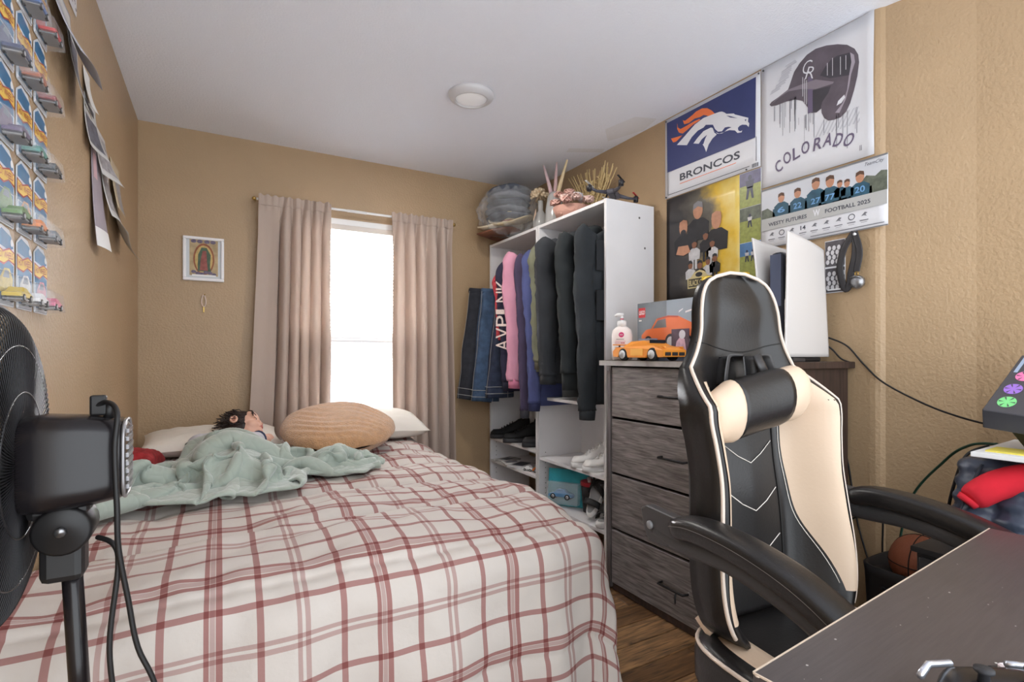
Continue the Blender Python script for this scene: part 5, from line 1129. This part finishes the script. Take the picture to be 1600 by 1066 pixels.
def yfr(u, z):
    a = abs(u); k = min(1, max(0, (a-.45)/.43)); k = k*k*(3-2*k)
    bol = (.115 if z < 1.0 else .115*max(0.12, 1-(z-1.0)/.10))*k
    rnd = (.085 if z < 1.0 else .085*max(.22, 1-(z-1.0)/.12))*max(0, (a-.90)/.10)**1.6
    head = .02*math.exp(-((z-1.24)/.06)**2)*(1-a*a)
    return y0_(z)+bol-rnd+head+.012*math.exp(-((z-.75)/.12)**2)*(1-a)
def bpt(u, z): return Vector((u*tab(WT, z), yfr(u, z), z))
zs = [.47+.868*i/70 for i in range(71)]; nf = 41
R = []
for z in zs:
    w = tab(WT, z); ring = [tuple(bpt(-1+2*i/(nf-1), z)) for i in range(nf)]
    for i in range(nf-2, 0, -1):
        u = -1+2*i/(nf-1); ring.append((u*w*.985, y0_(z)-(.062 if z < 1.0 else .062*max(.6, 1-(z-1.0)/.3))*(1-abs(u)**5)-.004+(.095 if z < 1.0 else .095*max(.12, 1-(z-1)/.10))*max(0, (abs(u)-.55)/.45)**1.5*.5, z))
    R.append(ring)
v, f = rings(R)
def inhole(q):
    c = sum((Vector(v[i]) for i in q), Vector())/len(q); return len(q) == 4 and 1.045 < c.z < 1.118 and .024+(1.118-c.z)*.0 < abs(c.x) < .088-(c.z-1.045)*.25
f = [q for q in f if not inhole(q)]
mesh('backrest', v, f, lea, ch, True)
for s in (-1, 1):
    loop = [(s*.024, 1.118), (s*.066, 1.118), (s*.078, 1.10), (s*.090, 1.052), (s*.082, 1.043), (s*.028, 1.043), (s*.022, 1.06)]
    lp_ = spline([(x, 0, z) for x, z in loop+loop[:1]], 4)[:-1]
    Rr = [[(p.x*k, y0_(p.z)+dy, 1.08+(p.z-1.08)*k) for p in lp_] for dy, k in ((.034, 1.10), (.036, .98), (.0, .94), (-.066, .96), (-.07, 1.1))]
    vv, ff = rings(Rr, True, False); mesh('harness_hole_rim', vv, ff, plast, ch, True)
UI = [(.52, .80), (.6, .70), (.7, .56), (.8, .52), (.9, .50), (1.0, .54), (1.06, .74)]; UO = [(.52, .90), (.6, .885), (.7, .86), (.8, .86), (.9, .87), (1.0, .86), (1.06, .82)]
for s in (-1, 1):
    def cp(a, b, s=s):
        z = .525+b*.53; u = tab(UI, z)+(tab(UO, z)-tab(UI, z))*a; p = bpt(s*u, z); return (p.x, p.y+.002, p.z)
    grid('cream_wing_panel', 10, 34, cp, cream, ch)
    tube('wing_stitch', [bpt(s*(tab(UI, z)-.02), z)+Vector((0, .002, 0)) for z in [.54+i*.5/30 for i in range(31)]], .0012, M('white_thread', (220, 214, 206), .7), ch, 4)
pp = [bpt(-.925, z)+Vector((0, .003, 0)) for z in zs[2:]]+[bpt(.925, z)+Vector((0, .004, 0)) for z in reversed(zs[2:])]
tube('backrest_piping', pp, .0048, pipe_, ch, 7)
for zc in (.60, .72, .84):
    tube('chevron_stitch', [bpt(-.36, zc+.05)+Vector((0, .0015, 0)), bpt(-.18, zc+.02)+Vector((0, .0015, 0)), bpt(0, zc)+Vector((0, .002, 0)), bpt(.18, zc+.02)+Vector((0, .0015, 0)), bpt(.36, zc+.05)+Vector((0, .0015, 0))], .0014, M('white_thread', (0, 0, 0)), ch, 4)
for s in (-1, 1): tube('centre_panel_seam', [bpt(s*.40, z)+Vector((0, .001, 0)) for z in [.5+i*.5/20 for i in range(21)]], .003, M('leather_seam', (16, 15, 15), .5), ch, 5)
tube('headrest_seam', [bpt(-.95+i*.1, 1.14+.012*math.cos(i*.33)) for i in range(20)], .002, M('leather_seam', (0, 0, 0)), ch, 5)
# strap pillow across the back
def lum(a0, a1, nm, m):
    Rr = []
    for i in range(15):
        a = a0+(a1-a0)*i/14; x = a*.165+.03; e = math.sqrt(max(.0, 1-abs(a)**5)); rz = .074*(.42+.58*e)*(1+.04*math.sin(a*14)*(abs(a) > .5)); ry = .050*(.25+.75*e)
        Rr.append([(x, y0_(1.0)+.062+.012*abs(a)**2+ry*math.cos(t), 1.0-.03*a+rz*math.sin(t)) for t in [k/24*2*pi for k in range(24)]])
    vv, ff = rings(Rr); mesh(nm, vv, ff, m, ch, True)
lum(-.52, .52, 'lumbar_pillow', lea); lum(-1, -.52, 'lumbar_pillow_end', cream); lum(.52, 1, 'lumbar_pillow_end', cream)
tube('pillow_strap', [(-.02, y0_(1.1)+.036, 1.12), (-.03, y0_(1.05)+.05, 1.07)], .016, plast, ch, 6, flat=(1, .15), up=(0, 1, 0))
# seat
def seatr(z, k, dy=0): return [(x*k, y*k+dy, z) for x, y in [(.262*math.copysign(abs(math.cos(t))**.45, math.cos(t)), -.01+.265*math.copysign(abs(math.sin(t))**.45, math.sin(t))) for t in [i/44*2*pi for i in range(44)]]]
v, f = rings([seatr(.335, .86), seatr(.345, .95), seatr(.375, 1.0), seatr(.43, 1.005), seatr(.455, .985), seatr(.466, .93), seatr(.462, .70), seatr(.452, .4), seatr(.45, .1)]); mesh('seat_cushion', v, f, lea, ch, True)
tube('seat_piping', seatr(.457, .985), .0048, pipe_, ch, 7, True)
tube('seat_piping', seatr(.352, .965), .004, pipe_, ch, 7, True)
for s in (-1, 1):
    def sp2(a, b, s=s): return (s*(.135+.075*a+.02*b), -.20+b*.42, .4655-.004*abs(a-.5))
    grid('cream_seat_panel', 6, 12, sp2, cream, ch, thick=.004)
tube('seat_tag', [(.20, -.24, .47), (.175, -.225, .50), (.15, -.215, .50)], .03, cream, ch, 6, flat=(1, .08), up=(0, .3, 1))
# arms
for s in (-1, 1):
    X = s*.318-.035
    path = spline([(X, -.235, .722), (X, -.16, .738), (X, -.04, .733), (X, .08, .708), (X, .17, .668), (X, .24, .622)], 6); n_ = len(path)
    Rr = []
    for i, p in enumerate(path):
        e = min(1, math.sqrt(min(i, n_-1-i)/3.0+.12)); t_ = (path[min(i+1, n_-1)]-path[max(i-1, 0)]).normalized(); nn_ = Vector((1, 0, 0)); b_ = nn_.cross(t_)
        if b_.z < 0: b_ = -b_
        Rr.append([p+nn_*(.040*e*math.copysign(abs(math.cos(q))**.6, math.cos(q)))+b_*(.026*e*math.copysign(abs(math.sin(q))**.7, math.sin(q))) for q in [k/20*2*pi for k in range(20)]])
    vv, ff = rings(Rr); mesh('armrest_pad', vv, ff, lea, ch, True)
    tube('armrest_stitch', [p+Vector((-s*0+.0385*(1 if s > 0 else -1), 0, .008)) for p in path[2:-2]], .0012, M('grey_thread', (120, 116, 114), .7), ch, 4)
    low = spline([(X, -.30, .70), (X, -.22, .69), (X, -.08, .696), (X, .06, .672), (X, .16, .630), (X, .235, .57), (X-s*.02, .24, .47), (X-s*.04, .18, .40)], 5)
    tube('armrest_frame', low, .022, plast, ch, 10, flat=(1.1, .8), up=(1, 0, 0))
    br = [(-.345, .742), (-.325, .752), (-.22, .748), (-.20, .70), (-.25, .672), (-.315, .668), (-.335, .70)]
    vv = [(X-.016, a_, b_) for a_, b_ in br]+[(X+.016, a_, b_) for a_, b_ in br]; m_ = len(br)
    o_ = mesh('arm_bracket', vv, [tuple(range(m_-1, -1, -1)), tuple(range(m_, 2*m_))]+[(i, (i+1) % m_, m_+(i+1) % m_, m_+i) for i in range(m_)], plast, ch); md = o_.modifiers.new('b', 'BEVEL'); md.width = .006; md.segments = 2
    lathe('bracket_bolt', [(0, -.003), (.010, -.003), (.010, .003), (.006, .006), (0, .006)], gplast, ch, 14, (X+s*.017, -.305, .71), 'X')
    tube('arm_stub', [(X, -.31, .70), (s*.20, -.285, .70)], .018, plast, ch, 10)
# column, star base, casters, lever
tube('gas_lift', [(0, 0, .09), (0, 0, .33)], .028, plast, ch, 16); box('seat_plate', (0, 0, .328), (.22, .24, .02), plast, ch, .004)
for i in range(5):
    a = i*2*pi/5+.3; d = Vector((math.cos(a), math.sin(a), 0)); tube('base_leg', [Vector((0, 0, .105))+d*.03, d*.17+Vector((0, 0, .092)), d*.30+Vector((0, 0, .07))], [.03, .024, .018], plast, ch, 10)
    lathe('caster', [(0, -.022), (.026, -.02), (.03, -.008), (.03, .008), (.026, .02), (0, .022)], gplast, ch, 16, tuple(d*.30+Vector((0, 0, .030))), 'Y')
tube('tilt_lever', [(.10, .10, .325), (.24, .14, .32), (.285, .15, .315)], .006, plast, ch, 8); lathe('lever_knob', [(0, -.03), (.02, -.026), (.027, 0), (.02, .026), (0, .03)], gplast, ch, 16, (.30, .155, .313), 'X')

# ------------------------------------------------------------------ desk
an = math.radians(4.86)
dk_ = root('desk', 'black desk with pale worn edges in front of the gaming chair', 'desk', (1.039, .150, 0), (0, 0, an))
dm = M('desk_black', (76, 70, 70), .33, var=.18, vscale=14, stretch=(1, 18, 1), bump=(60, .05, .002))
box('desktop', (0, 0, .724), (.92, .58, .032), dm, dk_, .002, 1)
wn = M('worn_edge', (196, 178, 160), .7)
box('worn_edge', (0, .2895, .7392), (.918, .0022, .0022), wn, dk_); box('worn_edge', (-.4595, .0, .7392), (.0022, .578, .0022), wn, dk_); lathe('edge_chip', [(0, 0), (.004, 0), (.003, .001), (0, .001)], wn, dk_, 8, (-.459, .284, .738))
for sx in (-1, 1):
    box('leg', (sx*.43, -.25, .354), (.045, .045, .708), M('desk_leg', (34, 32, 33), .4), dk_, .003)
    box('leg', (sx*.442, .25, .354), (.034, .034, .708), M('desk_leg', (0, 0, 0)), dk_, .003)
box('rear_apron', (0, .22, .675), (.82, .018, .06), M('desk_leg', (0, 0, 0)), dk_)
rr = random.Random(11)
dust = flat('dust_specks', [ell(rr.uniform(-.44, .3), rr.uniform(-.25, .27), .0012*s_, .0010*s_, 6) for s_ in [rr.choice((.5, .7, 1, 1.6)) for _ in range(90)]], .7404, M('dust', (190, 186, 182), .9), dk_); dust['kind'] = 'stuff'
gc = root('game_controller', 'black game controller with silver trim and coloured buttons on the desk', 'controller', (.728, .228, .7405), (0, 0, -.55))
R = []
for i in range(13):
    a = -1+2*i/12; x = a*.078; g = max(0, (abs(a)-.45)/.55); R.append([(x, -.03*g*1.3+(.030+.006*g)*(1-.55*abs(a)**8)*math.cos(t), .020+(.018-.002*g)*(1-.6*abs(a)**8)*math.sin(t)) for t in [k/18*2*pi for k in range(18)]])
v, f = rings(R); mesh('controller_body', v, f, M('controller_black', (26, 26, 30), .25), gc, True)
for s in (-1, 1):
    tube('silver_trim', [(s*.03, .026, .033), (s*.055, .026, .031), (s*.074, .012, .026)], .004, M('trim_silver', (206, 210, 220), .2, .7), gc, 7); lathe('thumbstick', [(0, .034), (.006, .034), (.005, .044), (.009, .047), (.009, .050), (0, .0495)], M('stick_dark', (40, 40, 44), .6), gc, 14, (s*.026, -.012, 0))
for k, c_ in enumerate(((150, 214, 176), (226, 160, 170), (226, 226, 230), (150, 170, 220))): lathe('button', [(0, .036), (.005, .036), (.005, .041), (0, .042)], M('button%d' % k, c_, .35), gc, 12, (.052+.012*math.cos(k*pi/2), .004+.012*math.sin(k*pi/2), 0))
kp = root('keypad', 'small keypad with mint and pink keys at the desk corner by the controller', 'keypad', (.812, .222, .7405), (0, 0, -.5)); box('pad_base', (0, 0, .006), (.07, .05, .012), M('pad_dark', (36, 36, 40), .5), kp, .003)
for i in range(4):
    for j in range(2): box('key', (-.024+i*.016, -.011+j*.020, .0155), (.013, .016, .008), M('key%d' % ((i+j) % 3), [(160, 220, 186), (232, 220, 222), (228, 170, 180)][(i+j) % 3], .4), kp, .002, 1)

# ------------------------------------------------------------------ beside the desk: cabinet, jacket, papers, boxed lights
cb_ = root('side_cabinet', 'low black cabinet between the desk and the wall under the jacket', 'cabinet', (1.80, .38, 0), (0, 0, 0))
cbm = M('cabinet_black', (34, 33, 35), .5); box('body', (0, 0, .31), (.44, .56, .60), cbm, cb_, .004, 1); box('cabinet_top', (0, 0, .616), (.46, .58, .014), cbm, cb_, .002, 1)
for z in (.16, .46):
    d_ = box('door', (-.224, 0, z), (.012, .54, .28), M('cabinet_door', (42, 41, 43), .45), cb_, .002, 1); box('knob', (-.236, .1, z), (.012, .02, .02), gplast, d_, .003)
tw = root('organiser', 'black desk organiser standing on the low cabinet', 'organiser', (1.965, .40, .623)); box('body', (0, 0, .118), (.20, .40, .236), cbm, tw, .003, 1); box('tray', (-.102, 0, .08), (.006, .36, .09), M('cabinet_door', (0, 0, 0)), tw)
jm = M('navy_nylon', (58, 66, 82), .38, bump=(14, .5, .02), var=.15, vscale=10)
jr = root('puffer_jacket', 'navy quilted puffer jacket heaped on the low cabinet', 'jacket', (1.80, .42, .623))
pr = []
for i in range(5):
    for k in range(5): pr.append((Vector((-.055+.03*nz(i, k)+.012*i, -.17+.085*k, .035+.040*i+.01*nz(k, i, 4))), (.075-.006*i, .062, .030), None))
blobmesh('quilted_body', pr, .008, jm, jr, 2)
tube('zip', [(-.125+.017*k, .20-.01*k, .05+.04*k) for k in range(5)], .004, M('seam_navy', (36, 42, 54), .6), jr, 6)
box('white_tag', (-.095, -.05, .12), (.004, .055, .035), whitem, jr)
sl_ = root('red_sweater', 'red sweater sleeve folded over the navy jacket', 'sweater', (1.725, .535, .776))
tube('sleeve', [(-.03, .055, -.03), (-.02, .045, -.02), (.005, .01, .012), (.035, -.04, .036), (.07, -.11, .042), (.09, -.17, .03)], [.024, .034, .037, .036, .036, .034], cl('red_knit', (206, 30, 48), .9, .15, 14, (30, .4)), sl_, 14, k=4); tube('cuff', [(-.036, .062, -.040), (-.030, .055, -.030)], [.022, .026], cl('red_knit', (0, 0, 0)), sl_, 12)
pd = root('paper_pad', 'white paper pad with a yellow note on the organiser', 'paper', (1.87, .465, .8595), (0, 0, .06)); box('sheets', (0, 0, .006), (.36, .26, .012), M('paper_sheets', (226, 226, 226), .7), pd, .001, 1); box('yellow_note', (-.10, .05, .014), (.09, .12, .004), M('note_yellow', (226, 210, 90), .7), pd)
bp_ = root('black_stand', 'black wedge stand holding up the boxed lights', 'stand', (1.90, .41, .876))
v = [(-.10, -.12, 0), (.11, -.12, 0), (.11, .10, 0), (-.10, .10, 0), (-.14, -.13, .018), (.12, -.13, .150), (.12, .12, .168), (-.14, .12, .052)]
mesh('wedge', v, [(3, 2, 1, 0), (4, 5, 6, 7), (0, 1, 5, 4), (1, 2, 6, 5), (2, 3, 7, 6), (3, 0, 4, 7)], cbm, bp_); box('foot_strip', (0, 0, -.0015), (.18, .2, .003), gplast, bp_)
e1 = Vector((.24, 0, .127)).normalized(); e2 = Vector((0, -.085, -.012)).normalized(); e3 = e2.cross(e1); e3 = -e3 if e3.z < 0 else e3; e2 = e3.cross(e1) if False else (e1.cross(e3) if (e1.cross(e3)).y < 0 else e3.cross(e1))
m4 = Matrix.Identity(4)
for c_, ax_ in enumerate((e2, e1, e2.cross(e1))):
    for r_ in range(3): m4[r_][c_] = ax_[r_]
m4.translation = (1.71, .57, .98)
lb_ = root('light_kit_box', 'dark grey carton printed with neon pink, purple and green light discs, tilted', 'box', mat=m4)
sgn = 1 if e2.cross(e1).z > 0 else -1
box('carton', (.13, .15, -sgn*.0285), (.26, .30, .057), M('carton_charcoal', (66, 66, 72), .45), lb_, .002, 1)
for k, (x_, y_, c_) in enumerate(((.035, .05, (120, 206, 130)), (.03, .115, (150, 110, 200)), (.035, .185, (226, 120, 170)))):
    flat('neon_disc', [ell(x_, y_, .018, .026, 20)], sgn*.0008, M('neon_%d' % k, c_, .4), lb_)
    for q in range(6): flat('disc_ray', [[(x_+.016*math.cos(t)*.3, y_+.024*math.sin(t)*.3), (x_+.016*math.cos(t+.12), y_+.024*math.sin(t+.12)), (x_+.016*math.cos(t-.12), y_+.024*math.sin(t-.12))] for t in (q*pi/3,)], sgn*.0012, M('carton_charcoal', (0, 0, 0)), lb_)
flat('pink_glow_print', [ell(.11, .10, .035, .06, 20)], sgn*.0008, M('neon_pinkprint', (206, 90, 130), .5, var=.4, vscale=30), lb_); flat('title_strip', [rect(.008, .20, .016, .29)], sgn*.0008, M('title_blue', (150, 166, 190), .5), lb_)

# floor things by the wall and loose cables
bn = root('storage_bin', 'black plastic storage bin on the floor by the wall', 'bin', (2.0, .845, 0)); v, f = rings([superring(0, 0, a, b, z, 28, .45) for z, a, b in ((0, .095, .09), (.01, .10, .095), (.39, .118, .112), (.42, .122, .115), (.42, .112, .105), (.395, .108, .10))]); mesh('bin_body', v, f, cbm, bn, True); tube('bin_handle', [(-.115, -.04, .36), (-.13, -.02, .36), (-.13, .02, .36), (-.115, .04, .36)], .006, cbm, bn, 6)
bb = root('basketball', 'brown leather ball resting in the black storage bin', 'ball', (2.0, .82, .44)); lathe('ball_skin', [(.09*math.sin(i*pi/16), -.09*math.cos(i*pi/16)) for i in range(17)], M('ball_brown', (150, 88, 62), .6, bump=(200, .5)), bb, 28)
for ax in ('X', 'Y', 'Z'): tube('ball_seam', [tuple({'X': (0, .0903*math.cos(t), .0903*math.sin(t)), 'Y': (.0903*math.cos(t), 0, .0903*math.sin(t)), 'Z': (.0903*math.cos(t), .0903*math.sin(t), 0)}[ax]) for t in [i/36*2*pi for i in range(36)]], .0018, M('ball_seam', (40, 30, 26), .7), bb, 4, True)
def cable(label, pts, r=.0032, m=None):
    o = tube('cable', pts, r, m or cdm, None, 8, k=8); return tag(o, label, 'cable')
cable('thin black cable drooping from the game console to the boxed lights', [(2.075, 1.165, 1.19), (2.09, 1.10, 1.155), (2.10, 1.045, 1.085), (2.102, .98, 1.02), (2.12, .87, .955), (2.11, .77, .92), (2.06, .66, .905), (2.02, .58, .91)])
cable('short black cable curling behind the game console onto the dresser', [(2.07, 1.18, 1.17), (2.085, 1.15, 1.14), (2.09, 1.12, 1.105), (2.10, 1.085, 1.09)])
cable('green cable rising beside the wall to the paper pad', [(2.118, .955, .30), (2.10, .90, .60), (2.03, .77, .78), (1.96, .68, .85), (1.90, .60, .87)], .004, M('cord_green', (36, 74, 60), .5))
cable('black cable hanging from the paper pad past the red sleeve', [(1.86, .605, .868), (1.82, .64, .84), (1.80, .66, .76), (1.81, .68, .66), (1.85, .70, .5)], .0042)
cable('black cable hanging down the wall behind the dresser', [(2.10, 1.13, .80), (2.10, 1.10, .70), (2.10, 1.07, .5), (2.07, 1.0, .3), (2.06, .98, .1), (2.05, .97, .006)])
cable('black cable looping from the dresser side towards the bin', [(2.09, 1.08, .50), (2.085, 1.0, .545), (2.105, .985, .54), (2.105, .985, .42), (2.105, .985, .3)])

# ------------------------------------------------------------------ left wall: carded toy cars and clippings
cardw = M('card_white', (214, 216, 222), .4); cardb = M('card_blue', (44, 112, 158), .35, var=.2, vscale=30); flame = M('flame_yellow', (232, 196, 84), .4); flr = M('flame_red', (168, 52, 48), .4)
clear = bpy.data.materials.new('clear_blister'); clear.use_nodes = True; b_ = clear.node_tree.nodes['Principled BSDF']; b_.inputs['Base Color'].default_value = (.93, .95, .97, 1); b_.inputs['Roughness'].default_value = .06; b_.inputs['Alpha'].default_value = .12; b_.inputs['Specular IOR Level'].default_value = 1.0
base_g = M('car_base_grey', (126, 124, 126), .4, .2)
def pack(y, z, rgb, cname, where, premium=False):
    o = root('carded_toy_car', 'carded toy car on the wall, %s car, %s' % (cname, where), 'toy car', mat=wallmat(XL+.0015, y, z, 'L'), group='carded toy cars on the wall')
    W_, H_ = .106, .165
    prism('card', [(0, .004), (.004, 0), (W_-.004, 0), (W_, .004), (W_, H_-.03), (W_*.72, H_-.004), (W_*.28, H_), (0, H_-.02)], 0, .0012, cardw, o)
    cm = M('toy_paint_'+cname.replace(' ', '_'), rgb, .3)
    if not premium:
        flat('card_art', [[(.004, .012), (W_-.004, .012), (W_-.004, .088), (.07, .098), (.04, .086), (.004, .092)]], .0016, cardb, o)
        flat('card_peak', [[(.006, .124), (W_-.03, .118), (W_-.006, .126), (W_-.02, .148), (.03, .158), (.006, .145)]], .0016, cardb, o)
        flat('flame_edge', [[(.0, .088), (.02, .086), (.042, .084), (.07, .096), (W_+.0, .090), (W_+.0, .118), (.075, .124), (.04, .114), (0, .120)]], .0019, flr, o)
        flat('flame', [[(.003, .091), (.02, .089), (.042, .088), (.07, .099), (W_-.003, .094), (W_-.003, .115), (.075, .120), (.04, .111), (.003, .116)]], .0022, flame, o)
        text('brand_text', 'HOT WHEELS', .008, .096, .088, .014, .0026, flr, o, rot=.06, shear=.15, bold=.01)
        flat('art_car', [[(.012, .03), (.02, .056), (.045, .078), (.075, .08), (.095, .06), (.092, .034), (.05, .022)]], .0020, M('art_'+cname.replace(' ', '_'), tuple(int(v_*.7+70) for v_ in rgb), .4, var=.3, vscale=60), o); flat('art_glass', [[(.035, .058), (.048, .074), (.07, .075), (.074, .06)]], .0024, M('art_glass', (120, 130, 146), .3), o)
        flat('side_badge', [ell(.088, .136, .008, .008, 12)], .0022, whitem, o)
    else:
        for i in range(14): flat('line_art', [ell(rr.uniform(.01, .095), rr.uniform(.01, .06), rr.uniform(.003, .009), rr.uniform(.002, .006), 7)], .0018, M('line_art', (90, 92, 100), .5), o)
        flat('red_edge', [rect(0, .0, .004, .15)], .0018, flr, o)
    v0 = .004 if not premium else .075; vh = .068
    prof = [(.006, v0, .0015), (W_-.006, v0, .0015), (W_-.006, v0+vh, .0015), (.006, v0+vh, .0015)]; top_ = [(.010, v0+.003, .040), (W_-.010, v0+.003, .040), (W_-.012, v0+vh-.022, .036), (.012, v0+vh-.022, .036)]
    mesh('blister', prof+top_, [(0, 1, 5, 4), (1, 2, 6, 5), (2, 3, 7, 6), (3, 0, 4, 7), (4, 5, 6, 7)], clear, o); tube('blister_rim', prof, .0012, M('rim_clear', (226, 230, 236), .2), o, 4, True)
    c_ = bpy.data.objects.new('toy_car', None); C.objects.link(c_); c_.parent = o; c_.location = (W_/2, v0+.005, .0205); c_.rotation_euler = (-pi/2, 0, 0)
    toybody(c_, .074, .031, .026, cm); box('chassis', (0, 0, .0045), (.068, .029, .003), base_g, c_)
    return o
cols = [((206, 52, 52), 'red'), ((226, 132, 60), 'orange'), ((232, 232, 234), 'white'), ((60, 64, 72), 'charcoal'), ((70, 110, 180), 'blue'), ((206, 178, 60), 'mustard'), ((150, 62, 66), 'maroon'), ((120, 128, 136), 'silver'), ((90, 74, 110), 'plum'), ((60, 140, 130), 'teal'), ((176, 100, 70), 'copper'), ((212, 190, 160), 'cream'), ((90, 130, 70), 'green'), ((216, 110, 140), 'pink'), ((40, 52, 96), 'navy')]
rows_ = ('bottom row', 'second row up', 'third row up', 'fourth row up', 'top row')
order = [[2, 5, 3], [8, 1, 7], [3, 12, 9], [6, 10, 14], [0, 4, 11]]; order = [[13, 2, 5], [7, 1, 12], [3, 9, 8], [6, 10, 14], [0, 4, 11]]
for r_ in range(5):
    for k in range(3):
        rgb, nm = cols[order[r_][k]]; pack(1.638-.1215*k, 1.222+.168*r_, rgb, nm, rows_[r_])
pack(1.955, 2.165, (156, 84, 150), 'purple', 'alone near the ceiling', True)

def sheet(name, label, y, z, w, h, m, curl, back=None, ang=0.0, parts=None, seed=0):
    o = root(name, label, 'paper', mat=wallmat(XL+.002, y, z, 'L'))
    ca, sa = math.cos(ang), math.sin(ang)
    def fn(a, b, dz=0.0):
        u = (a-.5)*w*1.35; v_ = -b*h
        return (u*ca-v_*sa, u*sa+v_*ca, .002+curl*(b**2)*(.6+.4*a)+.012*abs(curl)/.05*math.sin(a*2.6+seed)*b+dz)
    grid('sheet', 12, 14, fn, m, o, thick=.0005)
    if parts:
        for a0, a1, b0, b1, mm in parts:
            grid('print_area', 8, 8, lambda a, b: fn(a0+(a1-a0)*a, b0+(b1-b0)*b, .0012), mm, o)
    return o
ppr = M('newsprint', (206, 204, 202), .7, var=.1, vscale=12); ppg = M('paper_greyish', (176, 176, 184), .6); phd = M('clip_photo', (110, 110, 124), .5, var=.5, vscale=40); lav = M('ribbon_lavender', (166, 156, 166), .5, var=.12, vscale=10); phl = M('clip_photo_light', (176, 172, 176), .5, var=.4, vscale=50)
fr_ = (.1, .9, .1, .85)
sheet('clipping', 'folded grey paper taped under the carded toy cars', 1.86, 2.12, .17, .20, ppg, .085, parts=[(.3, .95, .05, .4, ppr)], seed=1)
sheet('clipping', 'narrow newspaper clipping curling off the wall next to the folded paper', 2.00, 2.08, .10, .24, ppr, .06, parts=[fr_+(phd,)], seed=2)
sheet('clipping', 'tiny blank white note pinned above the photo cluster', 2.19, 2.06, .07, .12, M('note_white', (222, 220, 216), .7), .03, seed=3)
sheet('clipping', 'team photo clipping with a printed headline in the cluster', 2.24, 1.98, .13, .17, ppr, .04, parts=[(.1, .9, .35, .9, phd), (.1, .8, .1, .22, pgr)], seed=4)
sheet('clipping', 'action photo clipping overlapping the headline one', 2.42, 1.94, .12, .17, ppr, .05, parts=[fr_+(phl,)], seed=5)
sheet('award_ribbon', 'long lavender grey award ribbon with a white end hanging on the wall', 2.33, 1.87, .105, .37, lav, .03, parts=[(.0, 1, .82, 1.0, whitem), (.15, .5, .12, .35, M('ribbon_pink', (214, 178, 186), .5))], seed=6)
sheet('clipping', 'small photo clipping under the action photo', 2.50, 1.83, .12, .19, ppr, .045, parts=[fr_+(phl,)], seed=7)
sheet('clipping', 'tan backed clipping nearest the room corner', 2.72, 1.92, .16, .20, M('paper_tan', (196, 180, 152), .7), .03, parts=[(.35, 1, .3, .95, phl)], seed=8)
sheet('clipping', 'curled photo with a pointed corner at the low end of the cluster', 2.76, 1.745, .20, .17, ppr, .09, parts=[(.1, .9, .3, .9, phd)], ang=-.25, seed=9)
